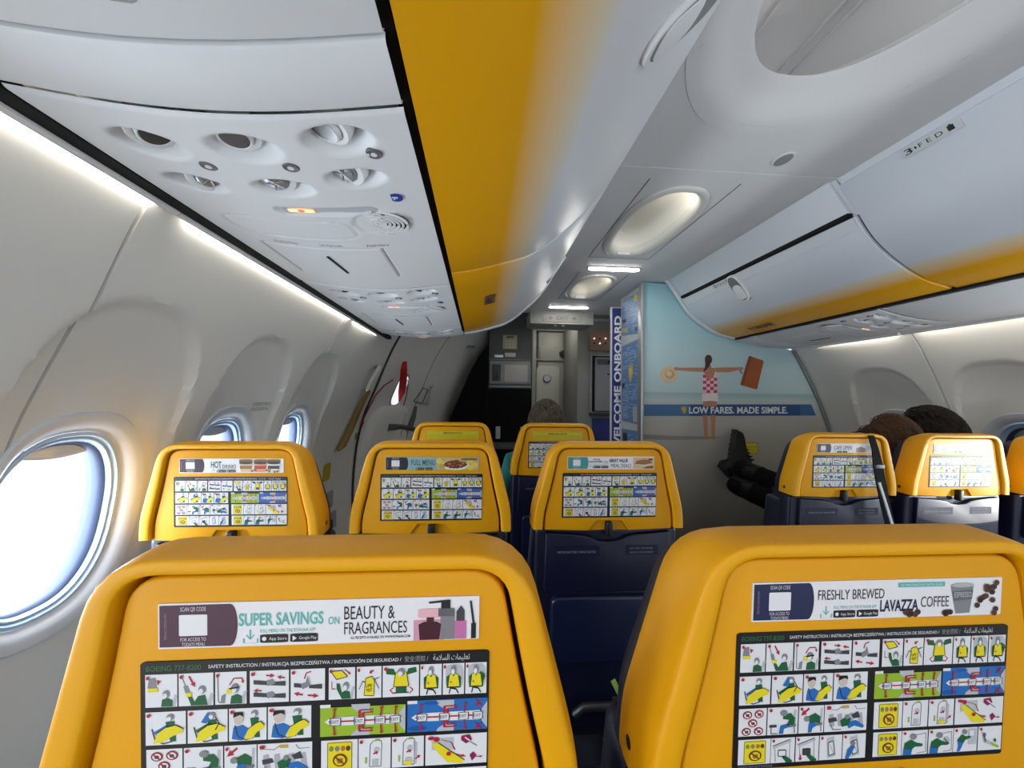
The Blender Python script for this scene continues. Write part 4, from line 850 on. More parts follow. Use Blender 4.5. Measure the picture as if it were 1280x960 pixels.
notice('notice_sheet', 777, 799, 377, 364, 420, 417, 'upper blue notice with yellow corner on the closet side', False, [(.74, .03, .2, .16, (210, 190, 60)), (.08, .55, .2, .1, (40, 44, 52)), (.08, .8, .3, .1, (206, 190, 90)), (.8, .84, .1, .08, (60, 52, 40))])
notice('notice_sheet', 777, 799, 433, 423, 526, 531, 'tall middle blue notice with a gold crest on the closet side', True, [(.06, .5, .14, .06, (50, 54, 62))])
notice('notice_sheet', 777, 799, 535, 539, 640, 650, 'lowest blue notice on the closet side, mostly below the seat tops', False, [(.1, .05, .26, .1, (34, 48, 70))])
# welcome panel on the far corner of the closet
y = 3.04; a, b = at(764, 385, y), at(776, 380, y)
t = thing('welcome_sign', (a.x, y, 0), 'tall navy welcome sign with white sideways lettering beside the blue notices', 'sign'); wd = max(.08, 1.10-a.x)
m = MB(); m.box((wd/2, .012, .99), (wd, .022, 1.97), 0, .003); m.build('board', [mat('sign_white', (202, 206, 216), .4)], t)
p = Print(lambda u, v, d: Vector((wd*u, .0005-d, 1.975-1.97*v)), .0005); p.rect(.1, .005, .97, 1, (38, 46, 116), 1); p.text('WELCOME ONBOARD', .26, .035, .84, .565, (232, 234, 240), 3, .035, rot=1); p.done('print', t)

# ------------------------------------------------------------------ galley end of the cabin
gm = mat('galley_grey', (128, 128, 124), .45); gm2 = mat('galley_dark', (78, 79, 78), .5)
m = MB(); m.box((.9, 5.0, 1.15), (3.8, .06, 2.3)); struct(m.build('wall_cockpit', [gm2], smooth=0))
m = MB(); m.box((2.74, 3.85, 1.13), (.05, 2.3, 2.26)); struct(m.build('wall_galley', [gm2], smooth=0))
m = MB(); m.box((.84, 3.70, H0+.89), (3.0, .03, .215)); struct(m.build('trim_8', [ceilm], smooth=0))
FY = 4.94
def fa(px, py, d=0.): q = at(px, py, FY); return Vector((q.x, FY-d, q.z))
def frect(px0, py0, px1, py1, r, d0, d1, bev=.004, m=None, mi=0):
    m = m or MB(); q0, q1 = at(px0, py1, FY), at(px1, py0, FY); a, b = (q0.x+q1.x)/2, (q0.z+q1.z)/2
    m.prism(rrect(a, b, (q1.x-q0.x)/2, (q1.z-q0.z)/2, r), lambda u, v, d: (u, FY-d, v), d0, d1, mi, bev=bev); return m
q0, q1 = at(666, 410, FY), at(736, 410, FY); xa, xb, zt = q0.x, q1.x, q0.z
dm = mat('cockpit_door', (136, 136, 128), .45)
m = MB(); m.box(((xa+xb)/2, FY+.01, zt/2), (xb-xa-.14, .03, zt), 0, .006); dr = struct(m.build('door_1', [dm], smooth=40))
m = MB()
for x in (xa+.015, xb-.03): m.box((x, FY-.01, zt/2), (.05 if x < 1 else .09, .07, zt), 0, .008)
m.box(((xa+xb)/2, FY-.01, zt-.01), (xb-xa, .07, .06), 0, .008); m.build('door_frame', [gm], dr)
frect(669, 458, 699, 560, .05, .02, .032).build('escape_panel', [mat('panel_light', (164, 164, 158), .4)], dr)
frect(674, 433, 692, 449, .02, .02, .028).build('hatch_plate', [dm], dr)
m = MB(); m.lathe([(.05, 0), (.05, .02), (.04, .03), (.032, .03), (.03, .018), (0.012, .018), (.01, .03)], fa(683, 473, .03), (0, -1, 0), 24); m.build('door_knob', [metal], dr, smooth=40)
m = MB(); m.lathe([(.045, 0), (.045, .02), (.03, .026), (.026, .012)], fa(703, 442, .02), (0, -1, 0), 24); m.build('peephole', [blackp], dr)
frect(664, 449.2, 712, 450.6, .002, .02, .028, .001).build('door_rail', [gm], dr)
frect(713, 402, 714.4, 530, .002, .02, .03, .001).build('door_strip', [gm], dr)
t = thing('door_keypad', fa(717.5, 497), 'small grey keypad on the frame right of the cockpit door', 'keypad'); o_ = fa(717.5, 497)
def rel(m, n, ms): q = m.build(n, ms, t); q.location = -o_; return q
rel(frect(715, 490, 720.5, 507, .006, .045, .06), 'plate', [gm]); rel(frect(716.4, 500, 719, 505, .004, .05, .066), 'button_block', [blackp]); rel(frect(716.6, 495.5, 718.6, 497.5, .004, .05, .064), 'indicator', [mat('indicator', (230, 226, 214), .4, emit=.5)])
# exit sign box under the ceiling
y = 3.60; a, b = at(663, 391, y), at(742, 406, y); cx, cz = (a.x+b.x)/2, (a.z+b.z)/2; hw, hz = (b.x-a.x)/2, (a.z-b.z)/2
t = thing('exit_sign', (cx, y, cz), 'grey ceiling box with the exit sign and two arrows', 'exit sign')
m = MB(); m.box((0, .16, .012), (hw*2, .32, hz*2+.03), 0, .008); m.build('housing', [mat('sign_grey', (150, 150, 146), .45)], t)
f = lambda u, v, d: (hw*1.24*(u-.5), -.0005-d, (hz*1.5)*(.5-v)+.004)
m = MB(); m.prism(rrect(.5, .5, .5, .5, .16), f, -.002, .006, 0, bev=.003); m.build('sign_plate', [mat('plate_grey', (112, 112, 107), .4)], t)
p = Print(lambda u, v, d: f(u, v, .0068+d), .0004); k = (18, 18, 18); p.text('EXIT', .35, .27, .65, .73, k, 1, .015)
p.line([(.17, .5), (.27, .5)], .1, k, 1); p.poly([(.15, .5), (.205, .26), (.225, .32), (.19, .5), (.225, .68), (.205, .74)], k, 2); p.line([(.73, .5), (.83, .5)], .1, k, 1); p.poly([(.85, .5), (.795, .26), (.775, .32), (.81, .5), (.775, .68), (.795, .74)], k, 2); p.done('sign_print', t)
m = MB(); m.lathe([(.014, 0), (.014, .01), (.008, .014)], (-.05, .06, -hz), (0, 0, -1), 14); m.build('downlight', [white], t); m = MB(); m.lathe([(.014, 0), (.014, .01), (.008, .014)], (.02, .06, -hz), (0, 0, -1), 14); m.build('downlight', [white], t)
# attendant station left of the cockpit door
AY = 4.05; a = at(612, 400, AY); b = at(664, 545, AY); ax0, ax1 = a.x, b.x-.005
t = thing('attendant_station', ((ax0+ax1)/2, AY, 0), 'tall dark grey attendant station with a screen, left of the cockpit door', 'station')
aw = ax1-ax0
def A(px, py): q = at(px, py, AY); return q.x-(ax0+ax1)/2, q.z
def arect(x0, y0, x1, y1, r, d0, d1, bev=.003):
    m = MB(); (u0, v1), (u1, v0) = A(x0, y0), A(x1, y1); m.prism(rrect((u0+u1)/2, (v0+v1)/2, (u1-u0)/2, (v1-v0)/2, r), lambda a, b, d: (a, -d, b), d0, d1, 0, bev=bev); return m
m = MB(); m.box((0, .45, 1.08), (aw, .9, 2.15), 0, .006); m.build('cabinet', [gm2], t)
arect(612, 451, 662.5, 480.5, .02, -.01, .02).build('screen_frame', [mat('frame_grey', (112, 114, 114), .4)], t)
arect(630.5, 456, 659, 477.5, .006, .0, .022, .001).build('screen', [mat('screen_grey', (150, 146, 144), .3)], t)
arect(615, 455.5, 625.5, 476.5, .004, .0, .023, .001).build('handset_bay', [blackp], t)
m = MB(); c = A(620, 468); m.tube([(c[0]-.02, -.03, c[1]-.03), (c[0], -.04, c[1]-.045), (c[0]+.02, -.03, c[1]-.03), (c[0]+.015, -.03, c[1]+.02)], .009, 8); m.build('handset', [dmetal], t, smooth=50)
ph = arect(628.5, 419, 646, 437, .006, -.01, .02).build('intercom', [mat('intercom_cream', (168, 162, 136), .45)], t)
arect(633, 420.5, 642, 423, .002, .01, .022, .001).build('display', [blackp], ph)
for i in range(3):
    for j in range(3): arect(631+i*4.4, 425.5+j*3.6, 634.2+i*4.4, 428+j*3.6, .002, .015, .0235, .001).build('key', [mat('key_cream', (190, 184, 158), .5)], ph)
arect(631, 441, 644.5, 446.5, .003, -.01, .012).build('placard', [mat('placard_white', (196, 196, 190), .5)], t)
arect(618, 443, 629, 447, .003, -.01, .012).build('latch', [metal], t)
arect(609.5, 449, 664, 450.2, .002, -.01, .01, .001).build('edge_trim', [silver], t); arect(609.5, 482.5, 664, 484, .002, -.01, .012, .001).build('edge_trim', [silver], t)
m = MB(); u0, v1 = A(611, 485); u1, v0 = A(663, 552); m.prism(rrect((u0+u1)/2, (v0+v1)/2, (u1-u0)/2, (v1-v0)/2, .02), lambda a, b, d: (a, -d, b), -.01, .05, 0, bev=.012); m.build('jump_seat_back', [black_cloth], t)
m = MB(); m.box((0, -.05, .50), (aw*.94, .1, .5), 0, .02); m.build('jump_seat_pan', [black_cloth], t)
for sx in (-.12, .12): m = MB(); m.box((sx, -.11, .92), (.045, .02, .12), 0, .006); m.build('harness_buckle', [mat('harness_grey', (150, 150, 152), .6)], t)
# black curtain panel between the curved wall and the attendant station
pl = [at(*q, 4.0) for q in ((560, 528), (566, 514), (575, 494), (586, 468), (597, 448), (606, 436), (611, 433), (612, 560), (548, 560))]
m = MB(); m.prism([(q.x, q.z) for q in pl[:7]]+[(pl[6].x, .05), (lwall(-1.1, 4.0)+.06, .05), (lwall(-.7, 4.0)+.03, .57)], lambda a, b, d: (a, 4.0-d, b), -.02, .0, 0, bev=.004); tag(m.build('curtain', [black_cloth]), 'black curtain hanging between the curved wall and the attendant station', 'curtain')
# galley unit on the right
GY = 4.2; a = at(722, 412, GY); gx = a.x
t = thing('galley_unit', (gx+.45, GY, 0), 'grey galley unit with a trolley bay right of the cockpit door', 'galley')
def Gq(px, py): q = at(px, py, GY); return q.x-gx-.45, q.z
def grect(x0, y0, x1, y1, r, d0, d1, bev=.003):
    m = MB(); (u0, v1), (u1, v0) = Gq(x0, y0), Gq(x1, y1); m.prism(rrect((u0+u1)/2, (v0+v1)/2, (u1-u0)/2, (v1-v0)/2, r), lambda a, b, d: (a, -d, b), d0, d1, 0, bev=bev); return m
m = MB(); m.box((0, .36, 1.05), (.9, .72, 2.08), 0, .006); m.build('cabinet', [gm], t)
cp = grect(736, 414, 800, 440, .01, -.01, .05).build('control_panel', [mat('copper_panel', (150, 120, 104), .4, metal=.3)], t)
for i in range(4):
    for j in range(2):
        m = MB(); u, v = Gq(741+i*7, 424+j*6); m.lathe([(.009, .0), (.009, .012), (.006, .014)], (u, -.045, v), (0, -1, 0), 12); m.build('switch_light' if (i+j) % 2 == 0 else 'switch', [mat('switch_glow', (255, 190, 160), .4, emit=1.2) if (i+j) % 2 == 0 else blackp], cp)
grect(737, 442, 800, 517, .01, -.01, .012).build('bay_frame', [mat('bay_frame', (150, 152, 152), .35, metal=.5)], t)
grect(740, 445, 800, 515, .008, .0, .014, .001).build('bay_recess', [gap], t)
tr = grect(743, 447, 790, 514, .01, .005, .04).build('trolley', [mat('trolley_grey', (140, 141, 142), .4)], t)
grect(745, 449, 790, 457, .004, .03, .045).build('trolley_top', [mat('trolley_top', (92, 92, 94), .4)], tr)
m = MB(); u, v = Gq(760.5, 453); m.lathe([(.022, 0), (.022, .02), (.012, .026)], (u, -.043, v), (0, -1, 0), 16); m.build('trolley_knob', [blackp], tr)
grect(757.5, 467, 761.5, 469, .003, .035, .044).build('trolley_latch', [dmetal], tr)
grect(736, 516, 800, 520, .004, -.01, .07).build('counter', [dmetal], t)
grect(740, 523, 800, 560, .006, -.01, .02).build('lower_cart', [mat('cart_blue', (40, 46, 112), .4)], t)

# ------------------------------------------------------------------ the entry door in the curved wall on the left
def lp(y, h, d=0.): return Vector((lwall(h, y)+d, y, H0+h))
D0, D1 = 2.78, 3.56
m = MB(); hs = frange(-1.24, .70, .05); ys = frange(D0, D1, .06)
lo = []
for y in [D0]+ys+[D1]:
    lo.append([lp(y, h, .002 if (y in (D0, D1) and len(lo) in (0, len(ys)+1)) else .014) for h in hs])
m.loft(lo, 0, closed=False); dr = struct(m.build('door_2', [wallm], smooth=40))
m = MB()
for y in (D0-.008, D1+.008): m.tube([lp(y, h, .006) for h in hs], .0075, 6)
m.build('door_seal', [mat('seal_dark', (52, 54, 56), .7)], dr)
def patch(yc, hc, a, b, e, d0, d1, name, mt, par, edge=.012):
    m = MB(); lo = []
    for s_, d in ((1, d0), (1, d0+(d1-d0)*.6), (1-edge/a*.4, d0+(d1-d0)*.9), (1-edge/a, d1), (.5, d1+.0), (.02, d1)): lo.append([lp(y, h, d) for y, h in sell(yc, hc, a*s_, b*s_, e, 40)])
    m.loft(lo, 0, True, False, True); return m.build(name, [mt], par, smooth=50)
patch(3.16, -.55, .33, .47, 4.5, .012, .055, 'door_bustle', wallm, dr, .05)
c = lw_pt(497, 488); wy, wh = c.y, c.z-H0
wn = patch(wy, wh, .10, .13, 3, .013, .018, 'door_window', mat('window_rim', (150, 150, 146), .5), dr); 
patch(wy, wh, .085, .11, 3, .018, .0195, 'window_light', mat('door_daylight', (226, 228, 236), .4, emit=.9), wn)
def wall_curve(pts, off): return [lw_pt(x, y, off) for x, y in pts]
redm = mat('red_line', (140, 22, 26), .5)
m = MB(); m.tube(wall_curve([(491, 475), (480, 482), (470, 493), (462, 508), (455, 522), (452, 533)], .018), .0045, 6); m.build('arrow_line', [redm], dr)
m = MB(); m.tube(wall_curve([(453, 527), (451.5, 536)], .019), [.012, .001], 6); m.build('arrow_head', [redm], dr)
m = MB(); m.tube(wall_curve([(509, 474), (510, 482), (508, 495), (504, 508), (503, 514)], .018), .0045, 6); m.build('arrow_line', [redm], dr)
m = MB(); q = wall_curve([(484, 534), (500, 533), (516, 536)], .05); m.tube(q, [.030, .020, .022], 12); m.build('door_handle', [mat('handle_grey', (96, 98, 96), .4, metal=.4)], dr, smooth=60)
m = MB(); m.tube(wall_curve([(512, 535), (517, 520), (520, 508)], .03), [.026, .022, .012], 10); m.build('hinge_arm', [mat('handle_grey', (96, 98, 96), .4, metal=.4)], dr, smooth=60)
t_ = MB(); q = wall_curve([(517, 502), (529, 485), (535, 487), (528, 504)], .017); t_.tube(q+[q[0]], .005, 6); t_.build('handle_cover', [dgrey], dr)
def grab(pts, name, label, r=.012):
    q = wall_curve(pts, .05); e0, e1 = lw_pt(*pts[0], .012), lw_pt(*pts[-1], .012); m = MB(); m.tube([e0, q[0]]+q[1:-1]+[q[-1], e1], r, 10); tag(m.build(name, [mat('grab_white', (196, 196, 188), .4)], smooth=60), label, 'grab handle', 'grab handles round the entry door')
grab([(474, 459), (467, 471), (459, 487)], 'grab_handle', 'pale grab handle on the wall above the gold strap')
grab([(542, 483), (538, 493), (535, 504)], 'grab_handle', 'pale upright grab handle beyond the entry door')
grab([(506, 517), (503, 526), (500, 545)], 'grab_handle', 'pale grab handle on the entry door above the grey lever')
# red and white strap hanging at the door window
def ribbon(pts, ws, name, mt, label=None, cat=None, par=None, th=.004):
    m = MB(); m2 = [Vector(p) for p in pts]; lo = []
    for i, p in enumerate(m2):
        tdir = (m2[min(i+1, len(m2)-1)]-m2[max(i-1, 0)]).normalized(); v = Vector((.85, -.52, 0)).normalized() if isinstance(ws, tuple) is False else Vector(ws[1]).normalized()
        wv = (v - tdir*v.dot(tdir)).normalized(); w_ = (ws if not isinstance(ws, tuple) else ws[0]); w_ = w_[i] if isinstance(w_, list) else w_; n = wv.cross(tdir)
        lo.append([p+wv*w_/2+n*th/2, p-wv*w_/2+n*th/2, p-wv*w_/2-n*th/2, p+wv*w_/2-n*th/2])
    m.loft(lo, 0, True, True, True); o = m.build(name, [mt], par, smooth=40)
    if label: tag(o, label, cat)
    return o
st = ribbon([lw_pt(506, 452, .03), lw_pt(505, 462, .07), lw_pt(504, 478, .075), lw_pt(502, 490, .06), lw_pt(499, 502, .035)], ([.03, .05, .055, .05, .012], (1, -.25, 0)), 'warning_strap', mat('strap_red', (188, 18, 18), .6), 'bright red strap hanging across the entry door window', 'strap')
cam_ = wall_curve([(462, 488), (455, 500), (447, 516), (438, 537), (429, 556), (423, 563)], .03)
gs = MB(); gs.tube(cam_, [.010, .017, .020, .022, .020, .010], 10, 0, True, .5); tag(gs.build('gold_strap', [mat('gold_strap', (116, 92, 28), .6, bump=.8, bscale=120)], smooth=60), 'mustard gold padded strap stowed on the wall before the entry door', 'strap')
def wall_sticker(px, py, a, b, c, name, label):
    q = lw_pt(px, py); o = patch(q.y, q.z-H0, a, b, 6, .0, .002, name, mat('print_sticker_%s' % name, c, .5), None, .004); tag(o, label, 'sticker')
wall_sticker(408, 590, .05, .05, (176, 160, 30), 'yellow_sticker', 'yellow square sticker low on the wall behind the full menu seat'); wall_sticker(446, 545, .035, .022, (150, 140, 60), 'dull_sticker', 'small dull yellow sticker beside the end of the gold strap')
for px, py, nm, lb in ((411, 625, 'wall_outlet', 'upper grey outlet plate low on the wall'), (415, 650, 'wall_outlet', 'lower grey outlet plate low on the wall')):
    q = lw_pt(px, py); tag(patch(q.y, q.z-H0, .05, .05, 8, .0, .006, nm, mat('outlet_grey', (150, 151, 150), .5), None, .006), lb, 'outlet', 'outlet plates on the left wall')
q = lw_pt(325, 508); P_ = Print(lambda u, v, d: lp(q.y+(u-.5)*.12, q.z-H0+(.5-v)*.03, .002+d), .0004); P_.text('NO SMOKING IN CABIN AREA', 0, 0, 1, .4, (120, 122, 124), 1); P_.text('LIFE VEST UNDER PANEL', 0, .6, 1, 1., (120, 122, 124), 1); tag(P_.done('wall_placard'), 'faint grey lettering on the left wall above the small windows', 'placard')
q = at(583, 434, 3.9); t = thing('wall_indicator', lw_pt(585, 433, .0), 'small wall strip with a red light above the black curtain', 'indicator')
m = MB(); m.box((0, -.01, 0), (.14, .03, .025), 0, .006); m.build('strip', [dgrey], t); m = MB(); m.lathe([(.012, 0), (.012, .006)], (-.04, -.025, 0), (0, -1, 0), 12); m.build('red_lamp', [mat('red_lamp', (255, 110, 100), .4, emit=2)], t)

# ------------------------------------------------------------------ people
def head_geo(m, c, fwd, up, r=.078, mi=0):
    """one head: skull, brow, nose, lips, chin and ears on one surface"""
    f = Vector(fwd).normalized(); u = (Vector(up)-f*Vector(up).dot(f)).normalized(); s_ = f.cross(u); c = Vector(c); lo = []
    for i in range(1, 18):
        t = PI*i/18; z = -math.cos(t)
        ring = []
        for k in range(28):
            a = 2*PI*k/28; x, y = math.sin(t)*math.sin(a), math.sin(t)*math.cos(a)     # y = face direction
            X_, Y_2, Z_ = x*r*.98, y*r*1.2, z*r*1.36
            if y > 0: Z_ -= .012*y*(z < 0); X_ *= 1-.18*max(0, -z)*y
            fr = max(0, y)**6*max(0, 1-abs(x)*3.2)
            Y_2 += .020*fr*max(0, 1-abs(z+.12)*3.4) + .006*fr*max(0, 1-abs(z+.46)*9) + .008*fr*max(0, 1-abs(z+.74)*5)
            Y_2 -= .007*max(0, y)**3*max(0, 1-abs(abs(x)-.36)*6)*max(0, 1-abs(z-.08)*5)
            X_ += math.copysign(.016, x)*max(0, 1-abs(y+.05)*6)*max(0, 1-abs(z+.05)*3.6)*(abs(x) > .5)
            ring.append(c+s_*X_+f*Y_2+u*Z_)
        lo.append(ring)
    m.loft(lo, mi, True, True, True)
def hair_geo(c, fwd, up, r, n, ln, sd, spread=.5, cover=.2, lift=.006, th=.0011):
    """scalp cap and many fine strands combed back over it"""
    rnd = random.Random(sd); f = Vector(fwd).normalized(); u = (Vector(up)-f*Vector(up).dot(f)).normalized(); s_ = f.cross(u); c = Vector(c); m = MB()
    def pt(a, t, k=1.): return c+(s_*math.sin(t)*math.sin(a)*r*1.02+f*math.sin(t)*math.cos(a)*r*1.24+u*math.cos(t)*r*1.42)*k
    def tmax(a): return PI*(.40+.28*(1-math.cos(a))/2*1.0+cover*.1)
    m.loft([[pt(2*PI*k/36, tmax(2*PI*k/36)*j/9, 1.03+.035*noise.noise(pt(2*PI*k/36, tmax(2*PI*k/36)*j/9)*30)) for k in range(36)] for j in range(1, 10)], 0, True, True, False)
    for i in range(n):
        a, q = rnd.uniform(0, 2*PI), rnd.random()**.6; t = tmax(a)*q; p0 = pt(a, t, 1.02); nrm = (p0-c).normalized()
        flow = (-f*.9*max(0, math.cos(t))+(-u)*.9*math.sin(t)+Vector((rnd.uniform(-1, 1), rnd.uniform(-1, 1), rnd.uniform(-1, 1)))*spread); flow = (flow-nrm*flow.dot(nrm)).normalized()
        L = ln*rnd.uniform(.6, 1.25); pts = [p0]
        for k in range(1, 5):
            e = p0+flow*L*k/4; d = e-c; rr = r*1.0*(1.08+lift/r*math.sin(PI*min(1, k/4*.9))+rnd.uniform(0, .02)); sc_ = Vector((d.dot(s_)/1.02, d.dot(f)/1.24, d.dot(u)/1.42)).length
            pts.append(c+d*(rr/sc_) if sc_ > 1e-6 else e)
        m.tube(pts, [th, th, th, th*.8, th*.3], 3, 0, False)
    return m
def person(name, label, J, rad, cloth, mats, head, hair, parts=None):
    """one skinned body; J joints, edges between them, cloth = joint -> material index"""
    ed = [('pelvis', 'belly'), ('belly', 'chest'), ('chest', 'neck'), ('neck', 'skull')]
    for s_ in 'LR': ed += [('chest', 'sh'+s_), ('sh'+s_, 'el'+s_), ('el'+s_, 'wr'+s_), ('wr'+s_, 'pa'+s_), ('pelvis', 'hi'+s_), ('hi'+s_, 'kn'+s_), ('kn'+s_, 'an'+s_), ('an'+s_, 'to'+s_)]
    for s_ in 'LR':
        w, p = Vector(J['wr'+s_]), Vector(J['pa'+s_]); d = (p-w).normalized(); side = d.cross(Vector((0, 0, 1))); side = side.normalized() if side.length > .1 else Vector((1, 0, 0)); nrm = side.cross(d)
        for k, (o, l) in enumerate(((-.027, .062), (-.009, .074), (.009, .070), (.026, .056))):
            a, b, c = 'f%d%sa' % (k, s_), 'f%d%sb' % (k, s_), 'f%d%sc' % (k, s_); J[a] = p+side*o+d*.035; J[b] = p+side*o*1.1+d*(.035+l*.55)-nrm*.008; J[c] = p+side*o*1.1+d*(.035+l*.9)-nrm*.030; ed += [('pa'+s_, a), (a, b), (b, c)]; rad[a] = .0095; rad[b] = .0088; rad[c] = .0075
        J['t0'+s_] = w.lerp(p, .55)+side*-.034; J['t1'+s_] = J['t0'+s_]+d*.035-side*.014-nrm*.008; ed += [('wr'+s_, 't0'+s_), ('t0'+s_, 't1'+s_)]; rad['t0'+s_] = .011; rad['t1'+s_] = .009
    nm = list(J); ix = {n: i for i, n in enumerate(nm)}
    me = bpy.data.meshes.new('figure_base'); me.from_pydata([tuple(J[n]) for n in nm], [(ix[a], ix[b]) for a, b in ed], []); o = bpy.data.objects.new('figure_base', me); C.objects.link(o)
    md = o.modifiers.new('skin', 'SKIN'); md.use_smooth_shade = True
    for n in nm:
        v = me.skin_vertices[0].data[ix[n]]; r = rad.get(n, rad.get(n[:2], .05)); v.radius = r if isinstance(r, tuple) else (r, r); v.use_root = n == 'pelvis'
    o.modifiers.new('sub', 'SUBSURF').levels = 2; o.modifiers['sub'].render_levels = 2
    dg = bpy.context.evaluated_depsgraph_get(); e = o.evaluated_get(dg).to_mesh(); vs = [tuple(v.co) for v in e.vertices]; fs = [list(p.vertices) for p in e.polygons]; o.evaluated_get(dg).to_mesh_clear()
    bpy.data.objects.remove(o); bpy.data.meshes.remove(me)
    m = MB(); segs = [(Vector(J[a]), Vector(J[b]), cloth.get(b, cloth.get(b[:2], 0))) for a, b in ed]
    m.add(vs, fs)
    for i, f in enumerate(fs):
        c = sum((Vector(vs[k]) for k in f), Vector())/len(f); best = 9; 
        for a, b, ci in segs:
            t = max(0, min(1, (c-a).dot(b-a)/max(1e-9, (b-a).length_squared))); d = (a.lerp(b, t)-c).length
            if d < best: best, m.m[i] = d, ci
    head_geo(m, *head); base = Vector((J['pelvis'][0], J['pelvis'][1], .0))
    b = m.build(name, mats, None, tuple(base), smooth=70); tag(b, label, 'person')
    h = hair.build('hair', [hair_mat], b, smooth=60); h.location = -base
    for nm_, mb, mt in (parts or []):
        q = mb.build(nm_, mt, b, smooth=45); q.location = -base
        if nm_ == 'boot_sole': pass
    return b, base
RAD = dict(pelvis=(.135, .12), belly=(.13, .11), chest=(.14, .11), neck=.055, skull=.055, sh=.07, el=.044, wr=.029, pa=(.034, .018), hi=.092, kn=.062, an=.045, to=.035)
hair_mat = grey_hair
J = dict(pelvis=(.345, 2.14, .56), belly=(.345, 2.09, .70), chest=(.345, 2.06, .88), neck=(.345, 2.06, 1.03), skull=(.345, 2.075, 1.11),
    shL=(.17, 2.06, .93), elL=(.135, 2.12, .70), wrL=(.20, 2.36, .66), paL=(.22, 2.44, .65), shR=(.52, 2.06, .93), elR=(.53, 2.12, .70), wrR=(.48, 2.36, .66), paR=(.46, 2.44, .65),
    hiL=(.25, 2.18, .545), knL=(.24, 2.58, .55), anL=(.24, 2.60, .12), toL=(.24, 2.76, .05), hiR=(.44, 2.18, .545), knR=(.45, 2.58, .55), anR=(.45, 2.60, .12), toR=(.45, 2.76, .05))
hd = ((.347, 2.085, 1.128), (0, 1, -.05), (0, 0, 1), .078)
person('person', 'grey-haired person in teal seated in the front row, back of head towards the camera', J, dict(RAD), dict(pelvis=2, belly=1, chest=1, sh=1, el=1, hi=2, kn=2, an=2, to=3), [skin, teal_cloth, mat('dark_trousers', (40, 42, 52), .85), blackp], hd, hair_geo(*hd, 2200, .035, 3, .6, .5, .010))
# reclining person with boots against the poster wall
k1, a1 = at(1004, 619, 2.04), at(926, 586, 2.395); k2, a2 = at(1000, 640, 2.00), at(920, 606, 2.36)
J = dict(pelvis=(1.44, 1.72, .585), belly=(1.50, 1.68, .72), chest=(1.60, 1.65, .86), neck=(1.70, 1.63, .98), skull=(1.755, 1.62, 1.06),
    shL=(1.45, 1.66, .93), elL=(1.39, 1.76, .72), wrL=(1.53, 1.90, .72), paL=(1.60, 1.93, .72), shR=(1.70, 1.70, .82), elR=(1.68, 1.86, .66), wrR=(1.64, 1.96, .62), paR=(1.62, 2.02, .60),
    hiL=(1.38, 1.78, .60), knL=k1, anL=a1, toL=a1+(a1-k1).normalized()*.04, hiR=(1.50, 1.76, .575), knR=k2, anR=a2, toR=a2+(a2-k2).normalized()*.04)
def boot(heel, toe, sole_n, ankle, knee):
    h = Vector(heel); T = (Vector(toe)-h).normalized(); L = (Vector(toe)-h).length; N = Vector(sole_n); N = (N-T*N.dot(T)).normalized(); W = T.cross(N); f = lambda t, w_, z: h+T*t*L+W*w_-N*z
    up = MB(); lo = []
    for t, hw, z in ((-.02, .012, .03), (.0, .030, .055), (.05, .038, .082), (.16, .041, .112), (.30, .042, .112), (.44, .043, .092), (.58, .047, .072), (.74, .048, .06), (.88, .042, .050), (.97, .026, .038), (1.01, .008, .022)):
        lo.append([f(t, hw*math.copysign(abs(math.cos(a))**.7, math.cos(a)), z*max(0, math.sin(a))**.8 if math.sin(a) > 0 else 0) for a in [2*PI*k/20 for k in range(20)]])
    up.loft(lo, 0, True, True, True)
    A_, K_ = Vector(ankle), Vector(knee); d = (K_-A_).normalized(); c = f(.16, 0, .055)
    up.tube([c-N*.01, c.lerp(A_, .5)-N*.02, A_, A_+d*.09, A_+d*.13], [.046, .052, .054, .060, .062], 16)
    so = MB(); ol = [(-.03, .0), (-.02, .024), (.03, .036), (.12, .038), (.28, .036), (.45, .041), (.62, .050), (.78, .051), (.92, .042), (1.0, .026), (1.04, 0)]; ol = ol+[(a, -b) for a, b in ol[-2:0:-1]]
    so.prism(ol, lambda a, b, d: f(a, b, -d), -.008, .018, 0, bev=.004)
    for i in range(9):
        t = .02+i*.118
        for sg in (-1, 1):
            wq = .036 if t < .45 else .046
            so.prism([(t-.042, sg*.008), (t+.042, sg*.008), (t+.042, sg*wq), (t-.042, sg*wq)], lambda a, b, d: f(a, b, -d), .012, .026, 0)
    la = MB()
    for i in range(5):
        t = .34+i*.075; z = .116-i*.014; la.tube([f(t, -.026, z-.012), f(t+.02, 0, z+.004), f(t, .026, z-.012)], .0032, 6)
    return up, so, la
b1 = boot(at(913, 587, 2.50), at(921, 539, 2.53), (-.80, .60, -.1), a1, k1); b2 = boot(at(926, 603, 2.50), at(902, 577, 2.545), (-.55, .70, -.55), a2, k2)
hair_mat = brown_hair
hd = ((1.775, 1.625, 1.085), (-.85, .4, .1), (.3, .1, 1), .078)
pb, base = person('person', 'brown-haired person leaning between two seats, black boots up against the poster wall', J, dict(RAD, pelvis=(.12, .11), belly=(.11, .10), chest=(.12, .10), kn=.072, an=.060, to=.05, hi=.088), dict(pelvis=2, belly=1, chest=1, sh=1, el=1, hi=2, kn=2, an=2, to=2), [skin, mat('brown_jacket', (70, 52, 38), .8, bump=.4), black_cloth, blackp], hd, hair_geo(*hd, 1600, .14, 5, .22, .9, .012))
for up, so, la in (b1, b2):
    u = up.build('boot', [mat('black_leather', (10, 10, 11), .5, spec=.25, bump=.3, bscale=200)], pb, smooth=55); u.location = -base; so.build('boot_sole', [rubber], u, smooth=30); la.build('laces', [black_cloth], u)
hair_mat = dark_hair
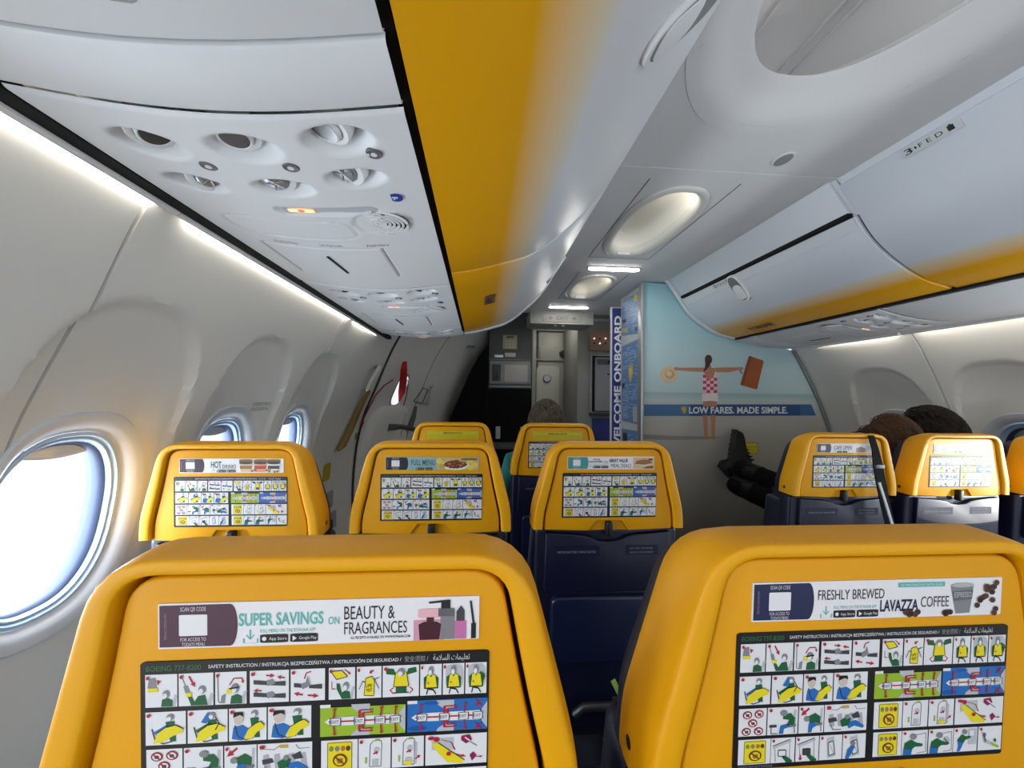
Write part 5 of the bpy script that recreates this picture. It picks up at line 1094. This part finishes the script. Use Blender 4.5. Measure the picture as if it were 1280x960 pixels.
J = dict(pelvis=(1.84, 1.72, .57), belly=(1.88, 1.69, .72), chest=(1.94, 1.67, .88), neck=(1.99, 1.67, 1.0), skull=(2.01, 1.68, 1.07),
    shL=(1.79, 1.70, .91), elL=(1.70, 1.78, .70), wrL=(1.74, 1.98, .64), paL=(1.76, 2.06, .63), shR=(2.11, 1.68, .92), elR=(2.13, 1.76, .70), wrR=(2.02, 1.96, .65), paR=(1.97, 2.03, .64),
    hiL=(1.75, 1.78, .55), knL=(1.74, 2.16, .56), anL=(1.75, 2.20, .13), toL=(1.75, 2.36, .05), hiR=(1.93, 1.78, .55), knR=(1.96, 2.16, .56), anR=(1.96, 2.20, .13), toR=(1.96, 2.36, .05))
hd = ((2.035, 1.685, 1.105), (-.35, .9, -.1), (.05, 0, 1), .08)
hm = hair_geo(*hd, 2200, .12, 9, .55, 1., .022)
person('person', 'dark-haired person whose hair shows above the sunlit seat', J, dict(RAD), dict(pelvis=2, belly=1, chest=1, sh=1, el=1, hi=2, kn=2, an=2, to=3), [skin, mat('charcoal_top', (48, 46, 50), .85), mat('dark_trousers', (40, 42, 52), .85), blackp], hd, hm)

# ------------------------------------------------------------------ straps on the seats
pt = [at(1066, 541, 1.44), at(1080, 539.5, 1.41), at(1089, 545, 1.368), at(1094, 562, 1.362), at(1097, 580, 1.358), at(1101, 602, 1.356), at(1106, 628, 1.352), at(1114, 662, 1.350), at(1119, 690, 1.346)]
st = thing('bag_strap', tuple(pt[1]), 'black webbing strap with buckle hung over the seat across the aisle', 'strap')
r = ribbon(pt, ([.024, .026, .022, .026, .036, .038, .036, .034, .03], (1, 0, 0)), 'webbing', mat('strap_black', (9, 9, 10), .8, spec=.15), None, None, st); r.location = -Vector(pt[1])
m = MB(); c = at(1098, 583, 1.351); m.prism(rrect(0, 0, .018, .008, .003), lambda a, b, d: (c.x+a, c.y-d, c.z+b), 0, .008, 0, bev=.002); q = m.build('buckle', [dmetal], st); q.location = -Vector(pt[1])
p2 = [at(1099, 603, 1.346), at(1106, 625, 1.343), at(1116, 658, 1.341)]
q = ribbon(p2, (.008, (1, 0, 0)), 'loose_edge', mat('strap_edge', (190, 190, 196), .4), None, None, st); q.location = -Vector(pt[1])
ribbon([at(766, 850, 1.035), at(771, 860, 1.03), at(779, 876, 1.025), at(786, 890, 1.035)], (.013, (1, 0, 0)), 'belt_tag', mat('lime_tag', (150, 172, 84), .6), 'short lime green tag hanging low behind the meal deals seat', 'tag', None, .002)
